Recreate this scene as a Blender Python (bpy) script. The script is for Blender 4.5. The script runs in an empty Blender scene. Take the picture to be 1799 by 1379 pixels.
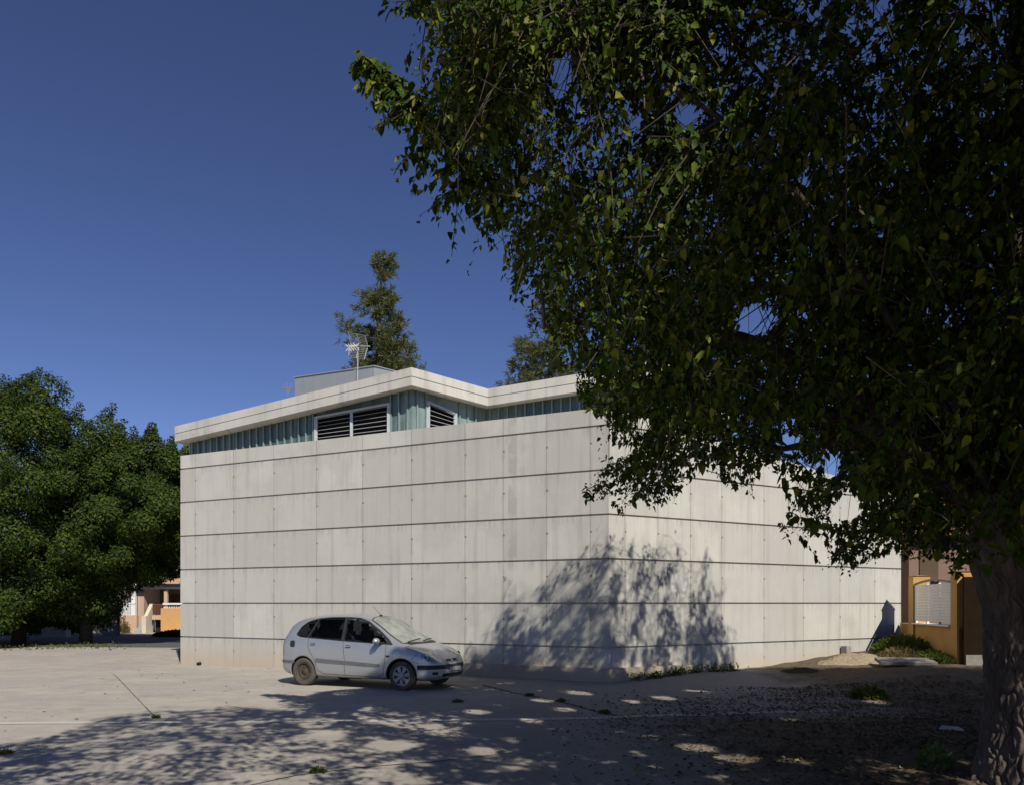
import bpy, bmesh, math, random
import numpy as np
from mathutils import Vector, Matrix
from mathutils.bvhtree import BVHTree
from mathutils.geometry import delaunay_2d_cdt

SC = bpy.context.scene
COL = SC.collection
R = math.radians

# ------------------------------------------------------------------ camera, sky, sun, exposure
F, CX, HY, EYE = 1400.0, 899.5, 1059.0, 1.85      # survey of the photograph: focal (px), centre, horizon, eye height
cam_d = bpy.data.cameras.new("camera"); cam = bpy.data.objects.new("camera", cam_d); COL.objects.link(cam)
cam.location = (0, 0, EYE); cam.rotation_euler = (R(90), 0, 0)
cam_d.sensor_width = 36; cam_d.lens = F * 36 / 1799; cam_d.shift_y = (HY - 689.5) / 1799
cam_d.clip_start = 0.1; cam_d.clip_end = 3000
SC.camera = cam

SUN_EL, SUN_AZ = 43.0, 24.0          # elevation; the sun stands behind the camera, this many degrees to the right
ce = math.cos(R(SUN_EL))
LDIR = np.array([-ce * math.sin(R(SUN_AZ)), ce * math.cos(R(SUN_AZ)), -math.sin(R(SUN_EL))])   # way the light travels
W = bpy.data.worlds.new("World"); SC.world = W; W.use_nodes = True
nt = W.node_tree; bg = nt.nodes["Background"]
sky = nt.nodes.new("ShaderNodeTexSky"); sky.sky_type = 'NISHITA'; sky.sun_disc = False
sky.sun_elevation = R(SUN_EL); sky.sun_rotation = R(180 - SUN_AZ)
sky.altitude = 2000; sky.air_density = 1.0; sky.dust_density = 0.15; sky.ozone_density = 8.0
tint = nt.nodes.new('ShaderNodeMix'); tint.data_type = 'RGBA'; tint.blend_type = 'MULTIPLY'; tint.inputs[0].default_value = 1; tint.inputs[7].default_value = (1.29, .955, .95, 1)   # a polarising filter's violet cast
gam = nt.nodes.new('ShaderNodeGamma'); gam.inputs[1].default_value = 1.14
nt.links.new(sky.outputs[0], gam.inputs[0]); nt.links.new(gam.outputs[0], tint.inputs[6]); nt.links.new(tint.outputs[2], bg.inputs[0]); bg.inputs[1].default_value = 0.072
sun_d = bpy.data.lights.new("sun", 'SUN'); sun_d.energy = 4.8; sun_d.angle = R(0.5); sun_d.color = (1.0, 0.96, 0.88)
sun = bpy.data.objects.new("sun", sun_d); COL.objects.link(sun)
sun.rotation_euler = Vector(LDIR).to_track_quat('-Z', 'Y').to_euler(); sun.location = (10, -20, 30)
SC.view_settings.view_transform = 'Standard'; SC.view_settings.look = 'None'
SC.view_settings.exposure = 0.0; SC.view_settings.gamma = 1.0
SC.render.engine = 'CYCLES'
SC.cycles.max_bounces = 6; SC.cycles.diffuse_bounces = 1; SC.cycles.transmission_bounces = 4; SC.cycles.transparent_max_bounces = 12

def P(px, py, d):                     # the place d metres out that the survey sights at that pixel
    return Vector(((px - CX) * d / F, d, EYE + (HY - py) * d / F))
def PX(px, d): return (px - CX) * d / F
def ZZ(py, d): return EYE + (HY - py) * d / F

# ------------------------------------------------------------------ materials
def mat(name, col, rough=0.8, metal=0.0, spec=0.3, noise=None, col2=None, bump=None, coat=0.0, detail=6.0, stretch=None):
    m = bpy.data.materials.new(name); m.use_nodes = True
    t = m.node_tree; b = t.nodes["Principled BSDF"]
    b.inputs["Base Color"].default_value = (*col, 1); b.inputs["Roughness"].default_value = rough
    b.inputs["Metallic"].default_value = metal; b.inputs["Specular IOR Level"].default_value = spec
    b.inputs["Coat Weight"].default_value = coat
    if noise or bump:
        g = t.nodes.new("ShaderNodeNewGeometry"); vec = g.outputs["Position"]
        if stretch:
            mp = t.nodes.new("ShaderNodeMapping"); mp.inputs["Scale"].default_value = stretch
            t.links.new(vec, mp.inputs[0]); vec = mp.outputs[0]
    if noise:
        n = t.nodes.new("ShaderNodeTexNoise"); n.inputs["Scale"].default_value = noise; n.inputs["Detail"].default_value = detail
        n.inputs["Roughness"].default_value = 0.65
        t.links.new(vec, n.inputs["Vector"])
        r = t.nodes.new("ShaderNodeValToRGB"); r.color_ramp.elements[0].position = 0.3; r.color_ramp.elements[1].position = 0.7
        r.color_ramp.elements[0].color = (*col, 1); r.color_ramp.elements[1].color = (*(col2 or [c * 0.75 for c in col]), 1)
        t.links.new(n.outputs[0], r.inputs[0]); t.links.new(r.outputs[0], b.inputs["Base Color"])
    if bump:
        n2 = t.nodes.new("ShaderNodeTexNoise"); n2.inputs["Scale"].default_value = bump[0]; n2.inputs["Detail"].default_value = 8
        t.links.new(vec, n2.inputs["Vector"])
        bp = t.nodes.new("ShaderNodeBump"); bp.inputs["Strength"].default_value = bump[1]; bp.inputs["Distance"].default_value = bump[2]
        t.links.new(n2.outputs[0], bp.inputs["Height"]); t.links.new(bp.outputs[0], b.inputs["Normal"])
    return m

class NG:                              # tiny helper for writing node maths
    def __init__(s, m): s.t = m.node_tree
    def n(s, typ, **kw):
        x = s.t.nodes.new(typ)
        for k, v in kw.items(): setattr(x, k, v)
        return x
    def put(s, sock, v):
        if hasattr(v, "links"): s.t.links.new(v, sock)
        else: sock.default_value = v
    def m(s, op, a, b=0.0, c=0.0, clamp=False):
        x = s.n("ShaderNodeMath", operation=op, use_clamp=clamp)
        for i, v in enumerate((a, b, c)): s.put(x.inputs[i], v)
        return x.outputs[0]
    def ss(s, v, lo, hi):
        x = s.n("ShaderNodeMapRange", interpolation_type='SMOOTHSTEP'); s.put(x.inputs[0], v)
        x.inputs[1].default_value = lo; x.inputs[2].default_value = hi
        return x.outputs[0]
    def mix(s, f, a, b, mode='MIX'):
        x = s.n("ShaderNodeMix", data_type='RGBA', blend_type=mode); s.put(x.inputs[0], f)
        for i, v in ((6, a), (7, b)):
            if hasattr(v, "links"): s.t.links.new(v, x.inputs[i])
            else: x.inputs[i].default_value = (*v, 1)
        return x.outputs[2]
    def noise(s, vec, scale, detail=4.0, rough=0.6, sc=None):
        if sc:
            mp = s.n("ShaderNodeMapping"); mp.inputs["Scale"].default_value = sc; s.t.links.new(vec, mp.inputs[0]); vec = mp.outputs[0]
        x = s.n("ShaderNodeTexNoise"); x.inputs["Scale"].default_value = scale; x.inputs["Detail"].default_value = detail
        x.inputs["Roughness"].default_value = rough
        s.t.links.new(vec, x.inputs["Vector"]); return x.outputs[0]
    def xyz(s, vec):
        x = s.n("ShaderNodeSeparateXYZ"); s.t.links.new(vec, x.inputs[0]); return x.outputs
    def cxyz(s, a, b, c):
        x = s.n("ShaderNodeCombineXYZ")
        for i, v in enumerate((a, b, c)): s.put(x.inputs[i], v)
        return x.outputs[0]

def leaf_mat(name, c1, c2, c3, trans=0.3, rough=0.45, spec=0.25, tcol=None):
    m = bpy.data.materials.new(name); m.use_nodes = True; g = NG(m); t = g.t
    b = t.nodes["Principled BSDF"]; out = t.nodes["Material Output"]
    geo = g.n("ShaderNodeNewGeometry")
    r = g.n("ShaderNodeValToRGB"); e = r.color_ramp.elements
    e[0].position = 0.0; e[0].color = (*c1, 1); e[1].position = 0.75; e[1].color = (*c2, 1)
    x = e.new(1.0); x.color = (*c3, 1)
    t.links.new(geo.outputs["Random Per Island"], r.inputs[0]); t.links.new(r.outputs[0], b.inputs["Base Color"])
    b.inputs["Roughness"].default_value = rough; b.inputs["Specular IOR Level"].default_value = spec
    tr = g.n("ShaderNodeBsdfTranslucent")
    tc = g.mix(1.0, r.outputs[0], tcol or (2.2, 2.0, 0.7), 'MULTIPLY'); t.links.new(tc, tr.inputs[0])
    mx = g.n("ShaderNodeMixShader"); mx.inputs[0].default_value = trans
    t.links.new(b.outputs[0], mx.inputs[1]); t.links.new(tr.outputs[0], mx.inputs[2]); t.links.new(mx.outputs[0], out.inputs[0])
    return m

# ------------------------------------------------------------------ mesh builder and scene tree
class MB:
    def __init__(s): s.v = []; s.f = []; s.uv = None
    def add(s, vs, fs):
        o = len(s.v); s.v += [tuple(v) for v in vs]; s.f += [tuple(i + o for i in f) for f in fs]; return s
    def box(s, c, size, M=None, rz=0.0, taper=1.0):
        hx, hy, hz = [q / 2 for q in size]; c = Vector(c)
        vs = []
        for z in (-1, 1):
            k = 1.0 if z < 0 else taper
            for x, y in ((-1, -1), (1, -1), (1, 1), (-1, 1)): vs.append(Vector((x * hx * k, y * hy * k, z * hz)))
        Mx = M if M is not None else Matrix.Rotation(rz, 3, 'Z')
        vs = [Mx @ v + c for v in vs]
        return s.add(vs, [(3, 2, 1, 0), (4, 5, 6, 7), (0, 1, 5, 4), (1, 2, 6, 5), (2, 3, 7, 6), (3, 0, 4, 7)])
    def bar(s, a, b, w, h=None, up=(0, 0, 1)):            # rectangular bar from a to b
        a, b = Vector(a), Vector(b); h = h or w
        d = (b - a); L = d.length; d.normalize(); u = Vector(up)
        if abs(d.dot(u)) > 0.98: u = Vector((1, 0, 0))
        sd = d.cross(u).normalized(); u = sd.cross(d)
        M = Matrix((d, sd, u)).transposed()
        return s.box((a + b) / 2, (L, w, h), M)
    def tube(s, pts, rad, n=8, cap=True):
        pts = [Vector(p) for p in pts]
        if not hasattr(rad, '__len__'): rad = [rad] * len(pts)
        o = len(s.v); up = Vector((0.13, 0.21, 0.97))
        for i, p in enumerate(pts):
            t = (pts[min(i + 1, len(pts) - 1)] - pts[max(i - 1, 0)]).normalized()
            if abs(t.dot(up)) > 0.97: up = Vector((1, 0.1, 0))
            a = t.cross(up).normalized(); b = t.cross(a)
            for k in range(n):
                th = 2 * math.pi * k / n
                s.v.append(tuple(p + (a * math.cos(th) + b * math.sin(th)) * rad[i]))
        for i in range(len(pts) - 1):
            for k in range(n):
                q = (k + 1) % n
                s.f.append((o + i * n + k, o + i * n + q, o + (i + 1) * n + q, o + (i + 1) * n + k))
        if cap:
            s.f.append(tuple(o + k for k in range(n))); s.f.append(tuple(o + (len(pts) - 1) * n + k for k in reversed(range(n))))
        return s
    def lathe(s, prof, n=32, origin=(0, 0, 0), axis='Y'):  # prof: (radius, along)
        o = len(s.v); ox, oy, oz = origin
        for (r_, a) in prof:
            for k in range(n):
                th = 2 * math.pi * k / n; c, q = r_ * math.cos(th), r_ * math.sin(th)
                if axis == 'Y': s.v.append((ox + c, oy + a, oz + q))
                elif axis == 'Z': s.v.append((ox + c, oy + q, oz + a))
                else: s.v.append((ox + a, oy + c, oz + q))
        for i in range(len(prof) - 1):
            for k in range(n):
                q = (k + 1) % n
                s.f.append((o + i * n + k, o + i * n + q, o + (i + 1) * n + q, o + (i + 1) * n + k))
        return s
    def prism(s, poly, ext):                              # polygon of 3-D points extruded by a vector
        ext = Vector(ext); n = len(poly); a = [Vector(p) for p in poly]; b = [p + ext for p in a]
        return s.add(a + b, [tuple(reversed(range(n))), tuple(range(n, 2 * n))] + [(i, (i + 1) % n, (i + 1) % n + n, i + n) for i in range(n)])
    def build(s, name, m, parent=None, smooth=False, local=False, fix=True):
        me = bpy.data.meshes.new(name)
        off = Vector((0, 0, 0)) if (parent is None or local) else WORLD.get(parent.name, Vector((0, 0, 0)))
        me.from_pydata([(x - off.x, y - off.y, z - off.z) for x, y, z in s.v], [], s.f)
        if fix:
            bm = bmesh.new(); bm.from_mesh(me); bmesh.ops.recalc_face_normals(bm, faces=bm.faces); bm.to_mesh(me); bm.free()
        return link(name, me, m, parent, smooth)
WORLD = {}
def link(name, me, m, parent=None, smooth=False):
    for x in (m if isinstance(m, (list, tuple)) else [m]): me.materials.append(x)
    o = bpy.data.objects.new(name, me); COL.objects.link(o)
    if parent: o.parent = parent; WORLD[o.name] = WORLD.get(parent.name, Vector((0, 0, 0)))
    else: WORLD[o.name] = Vector((0, 0, 0))
    if smooth: me.polygons.foreach_set("use_smooth", [True] * len(me.polygons)); me.update()
    return o
def tag(o, label=None, cat=None, group=None, kind=None):
    if label: o["label"] = label
    if cat: o["category"] = cat
    if group: o["group"] = group
    if kind: o["kind"] = kind
    return o
def thing(name, label, cat, loc, rz=0.0, group=None):
    o = bpy.data.objects.new(name, None); COL.objects.link(o); o.empty_display_size = 0.2
    o.location = loc; o.rotation_euler = (0, 0, rz); WORLD[o.name] = Vector(loc)
    return tag(o, label, cat, group)

def np_mesh(name, V, faces_n, idx, m, parent=None, smooth=False):      # big meshes straight from numpy
    me = bpy.data.meshes.new(name)
    off = np.array(WORLD.get(parent.name, (0, 0, 0))) if parent else np.zeros(3)
    V = np.asarray(V) - off
    me.vertices.add(len(V)); me.vertices.foreach_set("co", V.astype(np.float32).ravel())
    nf = len(idx) // faces_n
    me.loops.add(len(idx)); me.loops.foreach_set("vertex_index", np.asarray(idx, dtype=np.int32))
    me.polygons.add(nf); me.polygons.foreach_set("loop_start", np.arange(0, nf * faces_n, faces_n, dtype=np.int32))
    me.update(calc_edges=True); me.validate()
    return link(name, me, m, parent, smooth)

def unit(a): return a / np.maximum(np.linalg.norm(a, axis=-1, keepdims=True), 1e-9)
def leaves(p, d, nrm, L, Wd, fold=0.18, droop=0.15):      # six-point leaves, two quads each
    fold = np.asarray(fold).reshape(-1, 1) if np.ndim(fold) else fold; droop = np.asarray(droop).reshape(-1, 1) if np.ndim(droop) else droop
    d = unit(d); side = unit(np.cross(d, nrm)); up = np.cross(side, d)
    L = np.asarray(L)[:, None]; Wd = np.asarray(Wd)[:, None]
    dz = np.array([0, 0, -1.0])
    b = p
    l1 = p + d * L * .28 + side * Wd * .5 + up * Wd * fold
    l2 = p + d * L * .66 + side * Wd * .38 + up * Wd * fold * .6 + dz * L * droop * .3
    tp = p + d * L + dz * L * droop
    r2 = p + d * L * .66 - side * Wd * .38 + up * Wd * fold * .6 + dz * L * droop * .3
    r1 = p + d * L * .28 - side * Wd * .5 + up * Wd * fold
    V = np.stack([b, l1, l2, tp, r2, r1], 1).reshape(-1, 3)
    n = len(p); o = (np.arange(n) * 6)[:, None]
    return V, (o + np.array([[0, 1, 2, 3, 0, 3, 4, 5]])).ravel()
def in_poly(x, y, poly):
    poly = np.asarray(poly, float); ins = np.zeros(len(x), bool); j = len(poly) - 1
    for i in range(len(poly)):
        xi, yi = poly[i]; xj, yj = poly[j]
        c = ((yi > y) != (yj > y)) & (x < (xj - xi) * (y - yi) / (yj - yi + 1e-12) + xi)
        ins ^= c; j = i
    return ins
def sstep(v, a, b):
    t = np.clip((np.asarray(v, float) - a) / (b - a), 0, 1); return t * t * (3 - 2 * t)

# ------------------------------------------------------------------ plan of the place
Lp = np.array([-10.40, 25.0]); Cp = np.array([2.28, 18.77]); Rp = np.array([11.91, 24.4])
uL = (Cp - Lp) / np.linalg.norm(Cp - Lp); nL = np.array([uL[1], -uL[0]])
uR = (Rp - Cp) / np.linalg.norm(Rp - Cp); nR = np.array([uR[1], -uR[0]])
LEN_L = float(np.linalg.norm(Cp - Lp)); LEN_R = float(np.linalg.norm(Rp - Cp))

def ground_z(x, y):
    x = np.asarray(x, float); y = np.asarray(y, float)
    sR = (x - Cp[0]) * nR[0] + (y - Cp[1]) * nR[1]                       # distance out from the right face
    z = 0.13 * sstep(x, 2.6, 5.0) * (1 - sstep(sR, 0.3, 2.2)) * (sR > -1)
    z = z + 0.33 * sstep(x, 6.0, 10.8) * sstep(y, 12.0, 18.0)
    z = z - 0.07 * (1 - sstep(np.hypot(x + 10.5, y - 25), 0.5, 6))
    z = z + 0.10 * sstep(x, 2.0, 5.0) * (1 - sstep(y, 9, 13))
    rough = sstep(x, 0.5, 4.0)
    z = z + rough * (0.018 * np.sin(x * 2.1 + 1.3 * np.sin(y * 1.7)) * np.sin(y * 2.6 + x) + 0.010 * np.sin(x * 6.3 + y * 3.1) * np.sin(y * 7.7 - x * 2))
    return z
def gz(x, y): return float(ground_z(x, y))

# ------------------------------------------------------------------ ground
def make_ground_mat():
    m = bpy.data.materials.new("plaza_concrete"); m.use_nodes = True; g = NG(m); t = g.t; b = t.nodes["Principled BSDF"]
    pos = g.n("ShaderNodeNewGeometry").outputs["Position"]; x, y, z = g.xyz(pos)
    big = g.noise(pos, 0.35, 3); med = g.noise(pos, 1.6, 6, .65); fine = g.noise(pos, 22, 5, .7); grit = g.noise(pos, 160, 2)
    strk = g.noise(pos, 1.0, 5, .6, sc=(0.25, 2.2, 1))
    c = g.mix(g.ss(med, .32, .7), (.45, .40, .328), (.365, .33, .278))
    c = g.mix(g.m('MULTIPLY', g.ss(big, .4, .65), .55), c, (.33, .305, .275))
    c = g.mix(g.m('MULTIPLY', g.ss(strk, .52, .68), .35), c, (.50, .45, .38))
    c = g.mix(g.m('MULTIPLY', g.ss(fine, .50, .72), .5), c, (.24, .22, .19))
    c = g.mix(g.m('MULTIPLY', g.ss(g.noise(pos, .9, 6, .7), .56, .66), .45), c, (.27, .245, .215))
    c = g.mix(g.m('MULTIPLY', g.ss(g.noise(pos, 3.2, 3, .5), .68, .74), .5), c, (.16, .145, .125))
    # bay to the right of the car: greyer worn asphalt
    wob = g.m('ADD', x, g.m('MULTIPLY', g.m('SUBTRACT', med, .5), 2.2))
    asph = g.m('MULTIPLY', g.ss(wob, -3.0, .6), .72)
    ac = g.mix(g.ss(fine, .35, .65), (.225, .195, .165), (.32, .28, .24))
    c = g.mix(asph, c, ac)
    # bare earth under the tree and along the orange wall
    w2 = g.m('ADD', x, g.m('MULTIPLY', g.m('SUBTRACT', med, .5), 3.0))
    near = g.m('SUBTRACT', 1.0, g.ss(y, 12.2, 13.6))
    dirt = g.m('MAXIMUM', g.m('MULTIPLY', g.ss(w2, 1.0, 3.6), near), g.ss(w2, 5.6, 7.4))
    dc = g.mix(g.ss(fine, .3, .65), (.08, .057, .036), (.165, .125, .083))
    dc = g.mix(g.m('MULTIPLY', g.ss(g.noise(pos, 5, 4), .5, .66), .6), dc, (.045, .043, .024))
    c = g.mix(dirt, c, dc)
    c = g.mix(g.m('MULTIPLY', g.ss(grit, .6, .75), .3), c, (.12, .11, .10))
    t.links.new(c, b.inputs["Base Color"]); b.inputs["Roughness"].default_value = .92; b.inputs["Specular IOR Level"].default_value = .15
    h = g.m('ADD', g.m('MULTIPLY', fine, 1.0), g.m('ADD', g.m('MULTIPLY', grit, .35), g.m('MULTIPLY', g.m('MULTIPLY', g.noise(pos, 9, 5), dirt), 4.0)))
    bp = g.n("ShaderNodeBump"); bp.inputs["Strength"].default_value = .6; bp.inputs["Distance"].default_value = .012
    t.links.new(h, bp.inputs["Height"]); t.links.new(bp.outputs[0], b.inputs["Normal"])
    return m
def make_ground():
    def lines(a, b, step, far):
        core = np.arange(a, b + 1e-6, step); ext = []
        s, p = step, 0.0
        while p < far: s *= 1.25; p += s; ext.append(p)
        ext = np.array(ext); return np.concatenate([(a - ext)[::-1], core, b + ext])
    xs = lines(-13, 15, .14, 900); ys = lines(2.5, 28, .14, 900)
    X, Y = np.meshgrid(xs, ys); Z = ground_z(X, Y)
    Z = np.where((np.abs(X) > 40) | (Y > 60) | (Y < -20), 0, Z)
    V = np.stack([X, Y, Z], -1).reshape(-1, 3); nx, ny = len(xs), len(ys)
    i, j = np.meshgrid(np.arange(nx - 1), np.arange(ny - 1)); a = (j * nx + i).ravel()
    o = np_mesh("ground", V, 4, np.stack([a, a + 1, a + 1 + nx, a + nx], 1).ravel(), make_ground_mat(), smooth=True)
    return tag(o, "pale concrete plaza turning to dark earth on the right", "ground", kind="structure")
make_ground()

def sheet_strip(name, pts, width, m, h=.004, label=None, cat=None, kind="structure", jag=0.0, n=None, seed=1):
    rr = random.Random(seed); mb = MB()
    pts = [Vector((*p, 0)) for p in pts]; fine = []
    for a, b in zip(pts[:-1], pts[1:]):
        k = max(2, int((b - a).length / .12))
        fine += [a.lerp(b, i / k) for i in range(k)]
    fine.append(pts[-1]); vs = []
    for i, p in enumerate(fine):
        d = (fine[min(i + 1, len(fine) - 1)] - fine[max(i - 1, 0)]).normalized(); s = Vector((-d.y, d.x, 0))
        w = width / 2 * (1 + jag * rr.uniform(-1, 1)); q = p + s * jag * width * rr.uniform(-.8, .8)
        for e in (-1, 1):
            r_ = q + s * w * e; vs.append((r_.x, r_.y, gz(r_.x, r_.y) + h))
    mb.add(vs, [(2 * i, 2 * i + 2, 2 * i + 3, 2 * i + 1) for i in range(len(fine) - 1)])
    return tag(mb.build(name, m), label, cat, kind=kind)
M_kerb = mat("kerb_concrete", (.58, .54, .47), .9, noise=6, col2=(.42, .385, .335), bump=(60, .4, .01))
M_crack = mat("crack_dark", (.055, .045, .032), .95, noise=30, col2=(.03, .03, .02))
sheet_strip("kerb_strip", [(-16, 11.9), (-7.9, 12.27), (-2.14, 12.5), (.92, 12.76), (4.3, 13.4), (5.6, 13.75)], .22, M_kerb, .006, "flush pale concrete edging across the plaza", "kerb")
def gp(px, py):
    d = F * EYE / (py - HY); return (PX(px, d), d)
sheet_strip("pavement_crack", [gp(848, 1203), gp(905, 1217), gp(980, 1231), gp(1040, 1247), gp(1083, 1257)], .07, M_crack, .005, "dark weedy crack in the paving by the car", "crack", jag=.5)
sheet_strip("pavement_joint", [gp(198, 1181), gp(274, 1261)], .013, M_crack, .005, "thin straight joint line in the sunny paving", "joint", jag=.35, seed=4)
sheet_strip("pavement_crack", [gp(380, 1392), gp(520, 1362), gp(640, 1347), gp(760, 1338), gp(900, 1322)], .022, M_crack, .005, "thin crack in the shaded foreground paving", "crack", jag=.5, seed=6)

M_asph = mat("old_asphalt", (.085, .085, .085), .9, noise=3, col2=(.12, .118, .112), bump=(50, .4, .01))
def flat_sheet(name, poly, m, h, label, cat):
    return tag(MB().add([(x, y, h) for x, y in poly], [tuple(range(len(poly)))]).build(name, m), label, cat, kind="structure")
flat_sheet("road", [(-70, 33.6), (-20.5, 33.9), (-14.0, 33.2), (-6, 33.5), (-6, 47.5), (-70, 47.5)], M_asph, .006, "grey asphalt lane in the shade of the left trees", "road")  # asphalt sheet, laid dark to deepen the tree shade on the ground

# ------------------------------------------------------------------ concrete building
def concrete_mat(name, joints, base=(.585, .562, .492), uv=True):
    m = bpy.data.materials.new(name); m.use_nodes = True; g = NG(m); t = g.t; b = t.nodes["Principled BSDF"]
    geo = g.n("ShaderNodeNewGeometry"); pos = geo.outputs["Position"]; z = g.xyz(pos)[2]
    if uv:
        uvn = g.n("ShaderNodeUVMap"); uvn.uv_map = "along"; u = g.xyz(uvn.outputs[0])[0]
    else: u = g.xyz(pos)[0]
    vec = g.cxyz(u, z, 0.0)
    wig = g.m('MULTIPLY', g.m('SUBTRACT', g.noise(vec, 3, 3), .5), .03)
    uw = g.m('ADD', u, wig)
    course = g.m('DIVIDE', g.m('SUBTRACT', z, .80), 1.05); fr = g.m('FRACT', course)
    line = 0.0; wide = 0.0; pid = 0.0
    for q in joints:
        line = g.m('ADD', g.m('COMPARE', uw, q, .015), line)
        wide = g.m('ADD', g.m('COMPARE', u, q, .06), wide)
        pid = g.m('ADD', g.m('GREATER_THAN', u, q), pid)
    wn = g.n("ShaderNodeTexWhiteNoise", noise_dimensions='2D')
    t.links.new(g.cxyz(pid, g.m('FLOOR', course), 0.0), wn.inputs[0])
    c = g.mix(wn.outputs[0], base, tuple(q * .80 for q in base))
    c = g.mix(g.m('MULTIPLY', g.ss(g.noise(vec, .9, 5, .6), .42, .66), .75), c, (.475, .46, .415))
    c = g.mix(g.m('MULTIPLY', g.ss(g.noise(vec, 2.5, 6, .7), .50, .72), .45), c, (.56, .53, .46))
    c = g.mix(g.m('MULTIPLY', g.ss(g.noise(vec, 1.0, 5, .6, sc=(4.5, .22, 1)), .49, .70), .6), c, (.39, .37, .33))
    c = g.mix(g.m('MULTIPLY', g.ss(g.noise(vec, 1.0, 3, .5, sc=(20, .5, 1)), .5, .75), .16), c, (.36, .34, .30))
    # stains hanging below each horizontal joint
    drip = g.m('MULTIPLY', g.ss(fr, .70, 1.0), g.ss(g.noise(vec, 1.0, 4, .6, sc=(9, .6, 1)), .48, .64))
    c = g.mix(g.m('MULTIPLY', drip, .48), c, (.31, .285, .25))
    if joints:
        lm = g.m('MULTIPLY', g.m('MINIMUM', line, 1.0), g.m('ADD', g.m('MULTIPLY', g.noise(vec, 2.2, 4), .85), .08), clamp=True)
        c = g.mix(lm, c, (.23, .215, .185))
        halo = g.m('MULTIPLY', g.m('MINIMUM', wide, 1.0), g.ss(g.noise(vec, 1.3, 5), .48, .68))
        c = g.mix(g.m('MULTIPLY', halo, .5), c, (.36, .34, .30))
        hole = 0.0
        for q in joints: hole = g.m('ADD', g.m('LESS_THAN', g.m('ADD', g.m('POWER', g.m('SUBTRACT', u, q + .015), 2.0), g.m('POWER', g.m('MULTIPLY', g.m('SUBTRACT', fr, .62), 1.05), 2.0)), .0009), hole)
        c = g.mix(g.m('MULTIPLY', g.m('MINIMUM', hole, 1.0), .8), c, (.17, .155, .13))
        # repaired pale stripe with darker margins
        st = g.m('COMPARE', uw, 11.9, .16); sd = g.m('COMPARE', uw, 11.6, .12)
        c = g.mix(g.m('MULTIPLY', sd, g.m('MULTIPLY', g.ss(g.noise(vec, 1.5, 4), .42, .6), .55)), c, (.34, .325, .30))
        c = g.mix(g.m('MULTIPLY', st, g.m('MULTIPLY', g.m('MULTIPLY', g.ss(z, 2.0, 5.2), g.ss(g.noise(vec, 2.4, 5), .38, .58)), .5)), c, (.58, .555, .50))
    # earth splashed on the foot of the wall
    foot = g.m('MULTIPLY', g.m('SUBTRACT', 1.0, g.ss(g.m('ADD', z, g.m('MULTIPLY', g.noise(vec, 1.6, 5), .5)), .25, 1.0)), .6)
    c = g.mix(foot, c, (.50, .385, .265))
    t.links.new(c, b.inputs["Base Color"]); b.inputs["Roughness"].default_value = .85; b.inputs["Specular IOR Level"].default_value = .2
    bp = g.n("ShaderNodeBump"); bp.inputs["Strength"].default_value = .35; bp.inputs["Distance"].default_value = .01
    t.links.new(g.m('ADD', g.noise(vec, 2.4, 5), g.m('MULTIPLY', g.noise(pos, 40, 4), .3)), bp.inputs["Height"]); t.links.new(bp.outputs[0], b.inputs["Normal"])
    return m

def along(px, A, B):                  # distance from A along the plan line A-B where the sight line of column px meets it
    t = (px - CX) / F; d = B - A
    s = (t * A[1] - A[0]) / (d[0] - t * d[1]); return s * float(np.linalg.norm(d))
joints = [along(p, Lp, Cp) for p in (343, 410, 481, 556, 637, 723, 817, 884, 960, 1037)]
joints += [LEN_L + along(p, Cp, Rp) for p in (1098, 1156, 1213, 1268, 1342, 1411.5, 1475.5, 1537)]
M_conc = concrete_mat("board_concrete", joints)
M_fascia = concrete_mat("fascia_concrete", [], base=(.575, .552, .485), uv=False)

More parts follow.
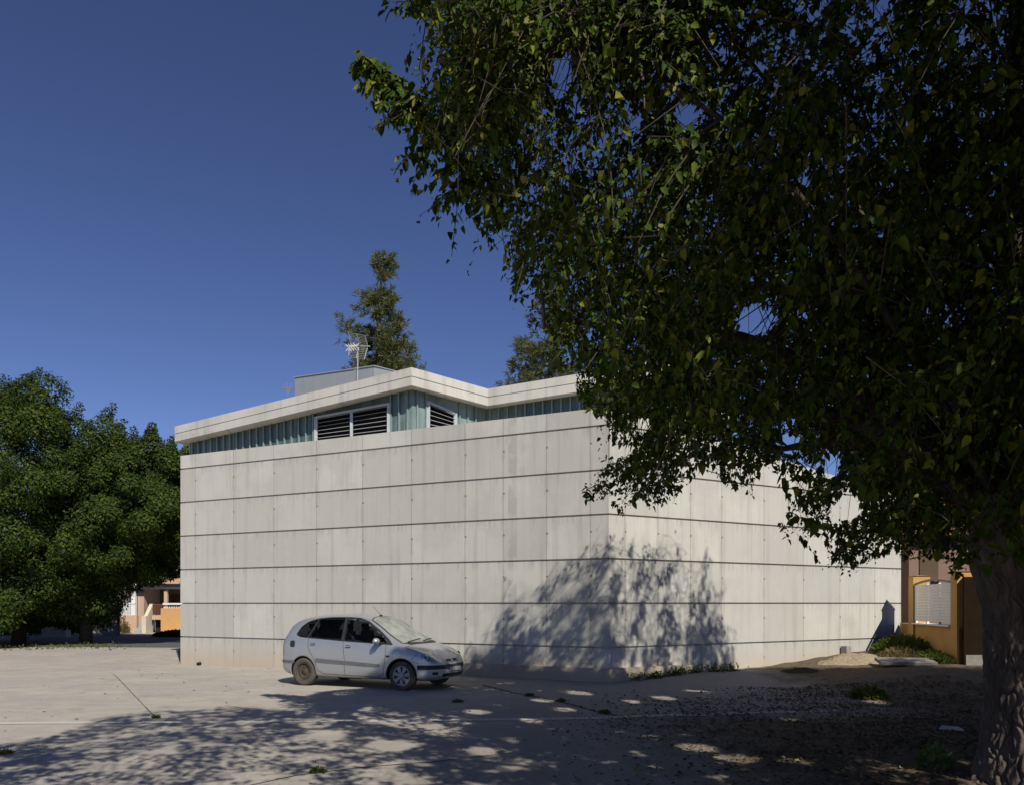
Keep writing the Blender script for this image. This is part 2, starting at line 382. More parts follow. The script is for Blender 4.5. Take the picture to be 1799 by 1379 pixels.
bld = thing("concrete_building", "pale board-marked concrete building with folded glazed roof", "building", (Cp[0], Cp[1], 0))
FOOT = [Lp, Cp, Rp, np.array([12.4, 33.0]), np.array([-9.6, 33.0])]
def offset_poly(poly, dist):          # positive dist goes outwards
    out = []; n = len(poly)
    for i in range(n):
        a, b, c = poly[i - 1], poly[i], poly[(i + 1) % n]
        d1 = (b - a) / np.linalg.norm(b - a); d2 = (c - b) / np.linalg.norm(c - b)
        n1 = np.array([d1[1], -d1[0]]); n2 = np.array([d2[1], -d2[0]])
        m_ = n1 + n2; m_ /= np.dot(m_, n1); out.append(b + m_ * dist)
    return out
def build_walls():
    rings = [(-.4, 0.0)]; gh = .021
    for k in range(6):
        z = .80 + 1.05 * k
        rings += [(z - gh, 0.0), (z - gh * .8, -.05), (z + gh * .8, -.05), (z + gh, 0.0)]
    rings.append((6.47, 0.0))
    bm = bmesh.new(); n = len(FOOT); R_ = []
    for z, off in rings:
        R_.append([bm.verts.new((p[0], p[1], z)) for p in offset_poly(FOOT, off)])
    for i in range(len(R_) - 1):
        for k in range(n): bm.faces.new((R_[i][k], R_[i][(k + 1) % n], R_[i + 1][(k + 1) % n], R_[i + 1][k]))
    bm.faces.new(R_[-1])
    co = Vector((Cp[0], Cp[1], 6.47)); sl = .1195
    no = Vector((uR[0] * sl, uR[1] * sl, 1)).normalized()
    res = bmesh.ops.bisect_plane(bm, geom=bm.verts[:] + bm.edges[:] + bm.faces[:], plane_co=co + Vector((0, 0, .0005)), plane_no=no, clear_outer=True)
    ed = [e for e in res['geom_cut'] if isinstance(e, bmesh.types.BMEdge)]
    bnd = [e for e in bm.edges if e.is_boundary and min(v.co.z for v in e.verts) > 1]
    bmesh.ops.holes_fill(bm, edges=bnd, sides=0)
    bmesh.ops.recalc_face_normals(bm, faces=bm.faces)
    uv = bm.loops.layers.uv.new("along")
    for f in bm.faces:
        for l in f.loops:
            p = np.array(l.vert.co[:2]); nn = np.array(f.normal[:2])
            cc = np.array(f.calc_center_median()[:2])
            if np.dot(cc - Cp, uR) > 0.05: u = LEN_L + np.dot(p - Cp, uR)
            else: u = np.dot(p - Lp, uL)
            l[uv].uv = (u, l.vert.co.z)
    for v in bm.verts: v.co -= Vector((Cp[0], Cp[1], 0))
    me = bpy.data.meshes.new("wall"); bm.to_mesh(me); bm.free()
    return link("wall", me, M_conc, bld)
build_walls()

# roof: a folded slab with a grooved edge
def on(px, d, py): return np.array([PX(px, d), d, ZZ(py, d)])
off0 = nL * .10
P0 = np.array([*(Lp - uL * .14 + off0), 7.385]); 
s1 = along(723, Lp + off0, Cp + off0); q1 = Lp + off0 + uL * s1
P1 = np.array([*q1, ZZ(645.4, q1[1])])
P2 = on(857, 22.5, 683); P3 = np.array([4.3, 20.35, 8.12]); P4 = np.array([6.9, 24.6, 7.7])
ROOF = [P0, P1, P2, P3, P4, np.array([8.0, 32.6, 7.6]), np.array([-9.4, 32.6, 7.5])]
def build_roof():
    plan = [p[:2] for p in ROOF]; zs = [p[2] for p in ROOF]; T = .475; n = len(plan)
    mb = MB(); rings = []
    for off, dz in ((-.75, -T + .03), (0, -T), (0, -T * .5 - .012), (-.02, -T * .5 - .010), (-.02, -T * .5 + .010), (0, -T * .5 + .012), (0, 0), (-.25, .0), (-.25, -.06)):
        pl = offset_poly(plan, off); rings.append([(p[0], p[1], z + dz) for p, z in zip(pl, zs)])
    for r_ in rings: mb.v += r_
    for i in range(len(rings) - 1):
        for k in range(n): mb.f.append((i * n + k, i * n + (k + 1) % n, (i + 1) * n + (k + 1) % n, (i + 1) * n + k))
    c = np.mean(np.array(rings[-1]), 0); mb.v.append(tuple(c)); ci = len(mb.v) - 1; o = (len(rings) - 1) * n
    for k in range(n): mb.f.append((o + k, o + (k + 1) % n, ci))
    c0 = np.mean(np.array(rings[0]), 0); mb.v.append(tuple(c0)); ci = len(mb.v) - 1
    for k in range(n): mb.f.append(((k + 1) % n, k, ci))
    return mb.build("roof", M_fascia, bld)
build_roof()

# channel glass band under the roof
def glass_mat():
    m = bpy.data.materials.new("channel_glass"); m.use_nodes = True; g = NG(m); t = g.t; b = t.nodes["Principled BSDF"]
    uvn = g.n("ShaderNodeUVMap"); uvn.uv_map = "along"; u, v, _ = g.xyz(uvn.outputs[0])
    wn = g.n("ShaderNodeTexWhiteNoise", noise_dimensions='1D'); t.links.new(g.m('FLOOR', g.m('DIVIDE', u, .27)), wn.inputs["W"])
    vec = g.cxyz(u, v, 0.0)
    lit = g.m('MULTIPLY', g.ss(u, 6.5, 9.2), g.m('SUBTRACT', 1.0, g.ss(u, 10.6, 12.0)))  # paler panes near the fold: light seen through, put into the colour
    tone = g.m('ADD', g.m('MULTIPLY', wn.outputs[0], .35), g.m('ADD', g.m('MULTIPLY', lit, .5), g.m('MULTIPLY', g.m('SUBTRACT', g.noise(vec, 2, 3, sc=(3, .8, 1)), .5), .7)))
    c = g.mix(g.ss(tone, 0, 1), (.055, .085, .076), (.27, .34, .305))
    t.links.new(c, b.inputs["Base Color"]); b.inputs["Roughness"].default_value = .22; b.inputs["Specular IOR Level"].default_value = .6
    b.inputs["Coat Weight"].default_value = .3; b.inputs["Coat Roughness"].default_value = .05
    return m
M_glass = glass_mat()
M_rib = mat("glass_edge", (.27, .36, .325), .3, spec=.6, noise=3, col2=(.19, .27, .245))
GL = [p[:2] for p in ROOF]; GLi = offset_poly(GL, -.42); zs_ = [p[2] for p in ROOF]
GLi[0] = Lp + uL * .05 - nL * .32
def band_z(i, s):                      # underside of the roof over glass segment i at fraction s
    return (1 - s) * zs_[i] + s * zs_[i + 1] - .475 + .015
LOUV = {}
def build_glazing():
    mb, rb = MB(), MB(); uvs = []; base_u = 0.0
    openings = {0: (along(555, GLi[0], GLi[1]), along(686, GLi[0], GLi[1])), 1: (along(749.8, GLi[1], GLi[2]), along(801, GLi[1], GLi[2]))}
    for i in range(4):
        A, B = GLi[i], GLi[i + 1]; L = float(np.linalg.norm(B - A)); d = (B - A) / L; nn = np.array([d[1], -d[0]])
        op = openings.get(i)
        cuts = [(0, L)] if not op else [(0, op[0]), (op[1], L)]
        for a, b in cuts:
            p, q = A + d * a, A + d * b
            za, zb_ = band_z(i, a / L), band_z(i, b / L)
            k = len(mb.v)
            mb.v += [(p[0], p[1], 6.3 if i < 3 else 5.2), (q[0], q[1], 6.3 if i < 3 else 5.2), (q[0], q[1], zb_), (p[0], p[1], za)]
            mb.f.append((k, k + 1, k + 2, k + 3)); uvs += [(base_u + a, 6.3), (base_u + b, 6.3), (base_u + b, zb_), (base_u + a, za)]
        if op:                          # glass above the louvres
            a, b = op; p, q = A + d * a, A + d * b
            top_a = ZZ(732.5 if i == 0 else 704.5, p[1]); top_b = ZZ(708 if i == 0 else 726, q[1])
            k = len(mb.v)
            mb.v += [(p[0], p[1], top_a), (q[0], q[1], top_b), (q[0], q[1], band_z(i, b / L)), (p[0], p[1], band_z(i, a / L))]
            mb.f.append((k, k + 1, k + 2, k + 3)); uvs += [(base_u + a, 6.9), (base_u + b, 6.9), (base_u + b, 7.4), (base_u + a, 7.4)]
            LOUV[i] = (p, q, d, nn, top_a, top_b)
        s = .135
        while s < L:
            if not (op and op[0] - .03 < s < op[1] + .03):
                p = A + d * s + nn * .025; zt = band_z(i, s / L)
                if zt > 6.5: rb.box((p[0], p[1], (6.3 + zt) / 2), (.035, .05, zt - 6.3), rz=math.atan2(d[1], d[0]))
            s += .27
        base_u += L
    nq = len(mb.f); nvq = len(mb.v); mb.add(rb.v, rb.f); uvs += [(0, 0)] * len(rb.v)
    o = mb.build("glazing", [M_glass, M_rib], bld, fix=False)
    for f in o.data.polygons[nq:]: f.material_index = 1
    lay = o.data.uv_layers.new(name="along")
    for l in o.data.loops: lay.data[l.index].uv = uvs[l.vertex_index]
build_glazing()
M_alu = mat("white_aluminium", (.50, .54, .54), .45, metal=.2, noise=8, col2=(.42, .46, .46))
M_slat = mat("louvre_slat", (.34, .345, .335), .5, noise=10, col2=(.27, .275, .265))
M_dark = mat("dark_interior", (.012, .012, .011), .9)
M_dbrown = mat("dark_recess", (.02, .018, .014), .9)
for i, npan in ((0, 2), (1, 1)):
    p, q, d, nn, ta, tb = LOUV[i]; L = float(np.linalg.norm(q - p)); zb_ = 6.47 + .01
    def pt(s, z, o=.03): w = p + d * s + nn * o; return Vector((w[0], w[1], z))
    fr = MB(); t_ = .06
    zt = lambda s: ta + (tb - ta) * s / L
    fr.bar(pt(t_ / 2, zb_), pt(t_ / 2, zt(0)), t_, .10); fr.bar(pt(L - t_ / 2, zb_), pt(L - t_ / 2, zt(L)), t_, .10)
    fr.bar(pt(t_, zb_ + .03), pt(L - t_, zb_ + .03), .08, .05); fr.bar(pt(t_, zt(t_) - .03), pt(L - t_, zt(L - t_) - .03), .08, t_)
    for k in range(1, npan): fr.bar(pt(L * k / npan, zb_ + .05), pt(L * k / npan, zt(L * k / npan) - .05), .05, .08)
    win = fr.build("louvre_window", M_alu, bld)
    bk = MB().add([pt(0, zb_, -.25), pt(L, zb_, -.25), pt(L, zt(L), -.25), pt(0, zt(0), -.25)], [(0, 1, 2, 3)]); bk.build("void", M_dark, win)
    for k in range(npan):
        a, b = L * k / npan + .07, L * (k + 1) / npan - .05; ns = 6
        for j in range(ns):
            f_ = (j + .6) / ns; z0 = zb_ + .05 + (zt(a) - zb_ - .1) * f_; z1 = zb_ + .05 + (zt(b) - zb_ - .1) * f_
            sb = MB(); A, B = pt(a, z0, .05), pt(b, z1, .05); C_, D_ = pt(b, z1 + .03, -.03), pt(a, z0 + .03, -.03)
            sb.prism([A, B, C_, D_], (0, 0, .012)); sb.build("slat", M_slat, win)
# low plinth along the foot and a drain spout
pl_ = MB(); a0 = along(760, Lp, Cp)
for A, B, nn, s0, s1_ in ((Lp, Cp, nL, a0, LEN_L + .0), (Cp, Rp, nR, 0.0, along(1210, Cp, Rp))):
    d = (B - A) / np.linalg.norm(B - A)
    e = .14 * math.tan(.5 * math.acos(float(np.dot(nL, nR))))
    p = A + d * (s0 - (e if s0 == 0 else 0)); q = A + d * (s1_ + (e if A is Lp else 0))
    i0, i1 = A + d * s0 - nn * .002, A + d * s1_ - nn * .002
    p = p + nn * .14; q = q + nn * .14
    pl_.prism([(i0[0], i0[1], -.2), (i1[0], i1[1], -.2), (q[0], q[1], -.2), (p[0], p[1], -.2)], (0, 0, .52))
pl_.build("plinth", concrete_mat("plinth_concrete", [], base=(.40, .36, .30), uv=False), bld)
pd = Lp + uL * along(352, Lp, Cp) + nL * .03
MB().tube([(pd[0] - nL[0] * .1, pd[1] - nL[1] * .1, -.0), (pd[0] + nL[0] * .08, pd[1] + nL[1] * .08, -.02)], .05, 10).build("drain_spout", M_dbrown, bld)
# grey sheet-metal housing on the roof
M_grey = mat("grey_sheet_metal", (.30, .32, .335), .5, metal=.2, noise=2, col2=(.26, .28, .30), stretch=(3, 3, .5))
hA, hB = np.array([PX(518, 25.2), 25.2]), np.array([PX(657, 24.0), 24.0]); hd = (hB - hA) / np.linalg.norm(hB - hA); hn = np.array([-hd[1], hd[0]])
hb = MB(); q2 = hB + hn * 1.3 + hd * .55; q3 = hA + hn * 1.3
for ring in ((7.2, 0),): pass
hb.prism([(hA[0], hA[1], 7.3), (hB[0], hB[1], 7.3), (q2[0], q2[1], 7.3), (q3[0], q3[1], 7.3)], (0, 0, 1.66))
ho = hb.build("plant_housing", M_grey, bld)
cp_ = MB(); n0 = -hn * .03
cp_.prism([(hA[0] - hd[0] * .03 + n0[0], hA[1] - hd[1] * .03 + n0[1], 8.963), (hB[0] + hd[0] * .03 + n0[0], hB[1] + hd[1] * .03 + n0[1], 8.963), (q2[0], q2[1], 8.963), (q3[0], q3[1], 8.963)], (0, 0, .03)); cp_.build("cap", M_grey, ho)

# ------------------------------------------------------------------ aerials on the roof
M_aer = mat("aerial_aluminium", (.56, .55, .50), .4, metal=.5, noise=10, col2=(.45, .44, .40))
M_steel = mat("mast_steel", (.20, .21, .22), .5, metal=.4)
ad = 22.9; ab = Vector((PX(627.5, ad), ad, 7.55))
aer = thing("tv_aerial", "pale reflector television aerial on a slim roof mast", "aerial", ab)
top = Vector((ab.x + .02, ad, ZZ(606, ad)))
MB().tube([ab, top], .022, 8).build("mast", M_aer, aer)
st = MB(); st.bar(ab + Vector((-.05, .0, 0)), ab + Vector((-.05, 0, 1.0)), .04, .06); st.tube([ab + Vector((.17, .05, .25)), ab + Vector((.03, 0, .85))], .015, 6); st.build("mast_bracket", M_steel, aer)
def aer_pt(px, py, dd): return P(px, py, ad + dd)
bo = MB(); bo.tube([aer_pt(605, 607.5, -.15), aer_pt(650, 609, .15)], .014, 6)
bo.tube([aer_pt(631, 608, 0), aer_pt(612, 612, -.55)], .014, 6)
for k in range(4): c = aer_pt(631, 608, 0).lerp(aer_pt(612, 612, -.55), .3 + .22 * k); bo.bar(c - Vector((.08, .03, .09)), c + Vector((.08, .03, .09)), .015); bo.bar(c - Vector((.08, .03, -.09)), c + Vector((.08, .03, -.09)), .015)
bo.build("boom", M_aer, aer)
for (h0, h1, e0, e1) in (((616, 603), (646, 608.5), (612, 585), (641, 590)), ((615, 610), (645.5, 612), (612, 628), (640, 632))):
    g_ = MB(); A, B, C_, D_ = aer_pt(*h0, 0), aer_pt(*h1, 0), aer_pt(*e0, -.25), aer_pt(*e1, -.25)
    for f_ in (0, .5, 1): g_.bar(A.lerp(B, f_), C_.lerp(D_, f_), .022, .02)
    for f_ in np.linspace(.05, 1, 7): g_.tube([A.lerp(C_, f_), B.lerp(D_, f_)], .0045, 5)
    g_.build("reflector", M_aer, aer)
yd = 25.3; yb = P(519, 683, yd)
ya = thing("tv_aerial", "small brownish spiky aerial at the end of the grey roof box", "aerial", yb)
M_rust = mat("weathered_aerial", (.30, .23, .16), .6, metal=.3, noise=15, col2=(.2, .15, .1))
yy = MB(); e = yb + Vector((-.33, -.25, -.06)); yy.tube([yb + Vector((.08, .1, 0)), e], .012, 6)
for k in range(7):
    c = yb.lerp(e, .25 + .12 * k); an = .5 + k * .4
    v = Vector((math.cos(an) * .10, .05, math.sin(an) * .22)); yy.tube([c - v, c + v], .005, 5)
yy.build("boom", M_rust, ya)
MB().box(yb + Vector((.06, .05, 0)), (.09, .09, .10)).build("bracket", M_aer, ya)

# ------------------------------------------------------------------ the car
def make_car():
    rear = np.array([-4.66, 18.0]); front = np.array([-2.28, 16.93]); fw = (front - rear) / np.linalg.norm(front - rear)
    yaw = math.atan2(fw[1], fw[0]); lft = np.array([-fw[1], fw[0]])
    o2 = rear + lft * .74
    car = thing("parked_car", "dusty silver blue compact people carrier parked before the concrete wall", "car", (o2[0], o2[1], .0), yaw)
    def curve(tab, x):
        a = np.array(tab, float); xx = np.linspace(-.80, 3.46, 600); yv = np.interp(xx, a[:, 0], a[:, 1])
        k = np.hanning(27); k /= k.sum(); pad = np.pad(yv, 13, mode='reflect', reflect_type='odd'); ys = np.convolve(pad, k, 'valid')
        return np.interp(x, xx, ys)
    ZT = [(-.76, .60), (-.735, .72), (-.70, .92), (-.64, 1.12), (-.56, 1.29), (-.46, 1.42), (-.32, 1.50), (-.1, 1.555), (.3, 1.595), (.8, 1.615), (1.2, 1.605), (1.5, 1.57), (1.68, 1.52), (1.9, 1.405), (2.2, 1.215), (2.50, 1.035), (2.62, .985), (2.8, .935), (3.0, .865), (3.15, .795), (3.27, .705), (3.34, .63), (3.39, .55), (3.42, .47)]
    ZBt = [(-.76, .58), (-.72, .78), (-.66, .98), (-.55, 1.08), (-.3, 1.09), (.1, 1.06), (1, 1.015), (2, .965), (2.4, .945), (2.65, .915), (2.9, .85), (3.1, .775), (3.25, .68), (3.36, .56), (3.42, .45)]
    ZB = [(-.76, .40), (-.68, .30), (-.5, .235), (-.2, .21), (2.7, .20), (3.1, .205), (3.3, .23), (3.38, .28), (3.42, .36)]
    PW = [(-.76, .50), (-.73, .62), (-.68, .72), (-.55, .795), (-.3, .83), (.2, .85), (1.4, .855), (2.5, .85), (2.8, .835), (3.0, .80), (3.15, .735), (3.27, .64), (3.35, .52), (3.40, .36), (3.42, .25)]
    WT = [(-.76, .40), (-.68, .55), (-.5, .60), (0, .59), (1.4, .585), (1.7, .59), (2.1, .64), (2.5, .70), (2.8, .66), (3.1, .55), (3.3, .38), (3.42, .18)]
    xs = np.concatenate([np.linspace(-.755, -.6, 16), np.linspace(-.58, 3.1, 124), np.linspace(3.12, 3.415, 26)])
    zt, zl, zb, pw, wt = (curve(t, xs) for t in (ZT, ZBt, ZB, PW, WT))
    cab = sstep(xs, -.7, -.4) * (1 - sstep(xs, 2.1, 2.65))
    ze = zt - (.035 + .045 * cab); wb = pw * (.955 - .02 * (1 - cab))
    zl = np.minimum(zl, ze - .012)
    H = zl - zb
    ctl = np.stack([np.stack([0 * xs, zb], 1), np.stack([pw * .78, zb], 1), np.stack([pw * .955, zb + .045], 1), np.stack([pw * .995, zb + .2 * H], 1), np.stack([pw, zb + .48 * H], 1),
                    np.stack([pw * .988, zb + .8 * H], 1), np.stack([wb, zl], 1), np.stack([wb * .52 + wt * .48 + .012 * cab, zl * .5 + ze * .5], 1), np.stack([wt, ze], 1),
                    np.stack([wt * .72, zt * .78 + ze * .22], 1), np.stack([wt * .4, zt * .96 + ze * .04], 1), np.stack([0 * xs, zt], 1)], 1)   # (nx,12,2)
    def cr(c, n_sub):
        out = []
        m_ = c.shape[1]
        for i in range(m_ - 1):
            p0, p1, p2, p3 = c[:, max(i - 1, 0)], c[:, i], c[:, i + 1], c[:, min(i + 2, m_ - 1)]
            for t in np.linspace(0, 1, n_sub, endpoint=False):
                out.append(.5 * ((2 * p1) + (-p0 + p2) * t + (2 * p0 - 5 * p1 + 4 * p2 - p3) * t * t + (-p0 + 3 * p1 - 3 * p2 + p3) * t ** 3) * .6 + (p1 * (1 - t) + p2 * t) * .4)
        out.append(c[:, -1]); return np.stack(out, 1)
    sec = cr(ctl, 5); nv = sec.shape[1]; nx = len(xs)
    ring = np.concatenate([sec * [[[-1, 1]]], sec[:, -2:0:-1]], 1); nr = ring.shape[1]      # right side (y<0) then left
    V = np.concatenate([np.repeat(xs[:, None, None], nr, 1), ring], 2).reshape(-1, 3)
    Fc = [(i * nr + k, i * nr + (k + 1) % nr, (i + 1) * nr + (k + 1) % nr, (i + 1) * nr + k) for i in range(nx - 1) for k in range(nr)]
    Fc += [tuple(range(nr - 1, -1, -1)), tuple((nx - 1) * nr + k for k in range(nr))]
    # paint
    m = bpy.data.materials.new("silver_blue_paint"); m.use_nodes = True; g = NG(m); t = g.t; b = t.nodes["Principled BSDF"]
    geo = g.n("ShaderNodeNewGeometry"); tc = g.n("ShaderNodeTexCoord"); ob = tc.outputs["Object"]; oz = g.xyz(ob)[2]
    dust = g.m('MULTIPLY', g.ss(g.noise(ob, 3.2, 6, .65), .38, .78), .42)
    low = g.m('MULTIPLY', g.m('SUBTRACT', 1.0, g.ss(g.m('ADD', oz, g.m('MULTIPLY', g.noise(ob, 6, 4), .25)), .3, .75)), .5)
    dz_ = g.m('MAXIMUM', dust, low)
    c = g.mix(dz_, (.39, .41, .42), (.43, .41, .37))
    c = g.mix(geo.outputs["Backfacing"], c, (.035, .035, .037))
    t.links.new(c, b.inputs["Base Color"]); b.inputs["Metallic"].default_value = .5
    t.links.new(g.m('MULTIPLY_ADD', dz_, .35, .30), b.inputs["Roughness"]); b.inputs["Coat Weight"].default_value = .7; b.inputs["Coat Roughness"].default_value = .06
    blk = mat("black_trim", (.018, .019, .02), .55, noise=20, col2=(.04, .038, .035))
    grey = mat("grey_plastic", (.10, .105, .11), .6, noise=12, col2=(.16, .15, .135))
    well = mat("wheel_well", (.012, .012, .012), .95)
    body_me = bpy.data.meshes.new("body"); body_me.from_pydata([tuple(v) for v in V], [], Fc)
    bm = bmesh.new(); bm.from_mesh(body_me); bmesh.ops.recalc_face_normals(bm, faces=bm.faces); bm.to_mesh(body_me)
    bvh = BVHTree.FromBMesh(bm); bm.free()
    def hit(o_, d_):
        h = bvh.ray_cast(Vector(o_), Vector(d_).normalized()); return h[0], h[1]
    def conform(poly, proj, off, step=.05):               # polygon in a 2-D drawing plane laid on the body
        pts = []; n = len(poly)
        for i in range(n):
            a, c_ = Vector(poly[i]), Vector(poly[(i + 1) % n]); k = max(1, int((c_ - a).length / step))
            pts += [a.lerp(c_, j / k) for j in range(k)]
        nb = len(pts); pa = np.array([tuple(p) for p in pts])
        gx = np.arange(pa[:, 0].min() + step / 2, pa[:, 0].max(), step); gy = np.arange(pa[:, 1].min() + step / 2, pa[:, 1].max(), step)
        if len(gx) and len(gy):
            GX, GY = [q.ravel() for q in np.meshgrid(gx, gy)]; ok = in_poly(GX, GY, pa)
            for a, c_ in zip(GX[ok], GY[ok]):
                if min((pa[:, 0] - a) ** 2 + (pa[:, 1] - c_) ** 2) > (step * .35) ** 2: pts.append(Vector((a, c_)))
        r_ = delaunay_2d_cdt(pts, [], [list(range(nb))], 1, 1e-6)
        vs = []
        for q in r_[0]:
            o_, d_ = proj(q[0], q[1]); h, nn = hit(o_, d_)
            if h is None: h, nn = Vector(o_) + Vector(d_).normalized() * 2.0, -Vector(d_).normalized()
            if nn.dot(Vector(d_)) > 0: nn = -nn
            vs.append(h + nn * off)
        return MB().add(vs, [tuple(f) for f in r_[2]])
    sideR = lambda a, c_: ((a, -3, c_), (0, 1, 0)); sideL = lambda a, c_: ((a, 3, c_), (0, -1, 0))
    topd = lambda a, c_: ((a, c_, 3), (0, 0, -1)); frontd = lambda a, c_: ((5, a, c_), (-1, 0, 0)); reard = lambda a, c_: ((-3, a, c_), (1, 0, 0))
    def ringpoly(poly, grow):
        c_ = [np.array(p) for p in poly]; area = sum(c_[i][0] * c_[(i + 1) % len(c_)][1] - c_[(i + 1) % len(c_)][0] * c_[i][1] for i in range(len(c_)))
        if area < 0: grow = -grow
        return [tuple(p) for p in offset_poly(c_, grow)]
    def rnd(poly, r_=.06, k=4):                            # rounded corners
        out = []; n = len(poly)
        for i in range(n):
            p, a, c_ = Vector(poly[i]), Vector(poly[i - 1]), Vector(poly[(i + 1) % n])
            d1, d2 = (a - p), (c_ - p); rr = min(r_, d1.length * .45, d2.length * .45); s_, e_ = p + d1.normalized() * rr, p + d2.normalized() * rr
            for j in range(k + 1):
                t_ = j / k; out.append(tuple(s_ * (1 - t_) ** 2 + p * 2 * t_ * (1 - t_) + e_ * t_ * t_))
        return out
    # window outlines in side elevation (x, z)
    W_rear = rnd([(-.20, 1.155), (-.12, 1.30), (.02, 1.41), (.26, 1.475), (.09, 1.10), (-.06, 1.105)], .05)
    W_back = rnd([(.16, 1.095), (.33, 1.485), (.60, 1.51), (.98, 1.52), (1.02, 1.05)], .03)
    W_front = rnd([(1.12, 1.045), (1.08, 1.52), (1.36, 1.50), (1.58, 1.435), (1.90, 1.25), (2.16, 1.065), (2.22, .99)], .04)
    surround = rnd([(-.24, 1.14), (-.15, 1.32), (.0, 1.435), (.26, 1.505), (.62, 1.535), (1.10, 1.54), (1.38, 1.525), (1.62, 1.455), (1.95, 1.26), (2.24, 1.055), (2.36, .955), (1.1, 1.015), (.05, 1.075), (-.12, 1.09)], .04)
    wshield = rnd([(1.66, -.52), (2.52, -.66), (2.60, -.35), (2.62, 0), (2.60, .35), (2.52, .66), (1.66, .52), (1.60, .25), (1.585, 0), (1.60, -.25)], .03)
    rearglass = rnd([(-.48, 1.03), (.48, 1.03), (.46, 1.40), (-.46, 1.40)], .06)
    # body shell with the window openings taken out
    bm = bmesh.new(); bm.from_mesh(body_me)
    cc = np.array([f.calc_center_median() for f in bm.faces]); nrm = np.array([f.normal for f in bm.faces]); kill = np.zeros(len(cc), bool)
    for w in (W_rear, W_back, W_front): kill |= in_poly(cc[:, 0], cc[:, 2], ringpoly(w, -.012)) & (np.abs(nrm[:, 1]) > .5)
    kill |= in_poly(cc[:, 0], cc[:, 1], ringpoly(wshield, -.02)) & (nrm[:, 2] > .2) & (cc[:, 0] > 1.5)
    kill |= in_poly(cc[:, 1], cc[:, 2], ringpoly(rearglass, -.02)) & (nrm[:, 0] < -.4) & (cc[:, 0] < 0)
    bm.faces.ensure_lookup_table()
    arch = np.zeros(len(cc), bool)
    # wheel arches: move the panel edge onto the arch circle and open it
    for axx in (0.0, 2.58):
        rA = .365
        for v in bm.verts:
            dx, dz = v.co.x - axx, v.co.z - .315; q = math.hypot(dx, dz)
            if abs(v.co.y) > .60 and rA - .03 < q < rA + .03 and v.co.z < .8:
                v.co.x = axx + dx * rA / q; v.co.z = .315 + dz * rA / q
        cen = np.array([f.calc_center_median() for f in bm.faces]); arch |= (np.hypot(cen[:, 0] - axx, cen[:, 2] - .315) < rA) & (np.abs(cen[:, 1]) > .58)
    dele = [f for f, k1, k2 in zip(bm.faces, kill, arch) if k1 or k2]
    bmesh.ops.delete(bm, geom=dele, context='FACES')
    bm.to_mesh(body_me); bm.free()
    body = link("body", body_me, m, car, smooth=True)
    # arch lips and wells
    for axx in (0.0, 2.58):
        for sgn in (-1, 1):
            lip, wl = MB(), MB(); a0_, a1_ = R(-14), R(194); pr = []
            for k in range(33):
                th = a0_ + (a1_ - a0_) * k / 32; x_, z_ = axx + .372 * math.cos(th), .315 + .372 * math.sin(th)
                h, nn = hit((x_, sgn * 3, max(z_, .28)), (0, -sgn, 0)); y_ = h.y if h else sgn * .8
                pr.append((axx + .372 * math.cos(th), y_, z_))
            inner = [(axx + (x - axx) * .95, y - sgn * .002, .315 + (z - .315) * .95) for x, y, z in pr]; deep = [(x, sgn * .5, z) for x, y, z in inner]; outer = [(x, y + sgn * .006, z) for x, y, z in pr]
            n = len(pr); lip.add(outer + inner, [(i, i + 1, n + i + 1, n + i) for i in range(n - 1)]); lip.build("arch_lip", m, car, smooth=True, local=True)
            wl.add(inner + deep, [(i, i + 1, n + i + 1, n + i) for i in range(n - 1)] + [tuple(range(n, 2 * n))]); wl.build("wheel_well", well, car, local=True)
    fl = MB(); fl.box((1.0, 0, .34), (2.9, 1.3, .06)); fl.box((1.29, 0, .42), (1.75, 1.25, .2)); fl.box((2.58, 0, .42), (.72, 1.04, .3)); fl.box((0, 0, .42), (.72, 1.04, .3)); fl.box((2.95, 0, .42), (.3, 1.2, .25)); fl.build("underbody", well, car, local=True)
    # glass, trims
    gm = bpy.data.materials.new("car_glass"); gm.use_nodes = True; g = NG(gm); t = g.t; b2 = t.nodes["Principled BSDF"]
    b2.inputs["Base Color"].default_value = (.012, .014, .016, 1); b2.inputs["Roughness"].default_value = .03; b2.inputs["Specular IOR Level"].default_value = .6
    tr = g.n("ShaderNodeBsdfTransparent"); tr.inputs[0].default_value = (.80, .84, .84, 1); mx = g.n("ShaderNodeMixShader"); lw = g.n("ShaderNodeFresnel"); lw.inputs[0].default_value = 1.6
    t.links.new(g.m('MULTIPLY_ADD', lw.outputs[0], .9, .03, clamp=True), mx.inputs[0]); t.links.new(tr.outputs[0], mx.inputs[1]); t.links.new(b2.outputs[0], mx.inputs[2]); t.links.new(mx.outputs[0], t.nodes["Material Output"].inputs[0])
    dg = bpy.data.materials.new("dusty_windscreen"); dg.use_nodes = True; g = NG(dg); t = g.t; b2 = t.nodes["Principled BSDF"]
    b2.inputs["Base Color"].default_value = (.50, .52, .45, 1); b2.inputs["Roughness"].default_value = .25; b2.inputs["Coat Weight"].default_value = .6; b2.inputs["Coat Roughness"].default_value = .03
    tr = g.n("ShaderNodeBsdfTransparent"); tr.inputs[0].default_value = (.6, .65, .6, 1); mx = g.n("ShaderNodeMixShader")
    tco = g.n("ShaderNodeTexCoord"); dn = g.ss(g.noise(tco.outputs["Object"], 4, 5), .3, .7)
    t.links.new(g.m('MULTIPLY_ADD', dn, .28, .42), mx.inputs[0]); t.links.new(tr.outputs[0], mx.inputs[1]); t.links.new(b2.outputs[0], mx.inputs[2]); t.links.new(mx.outputs[0], t.nodes["Material Output"].inputs[0])
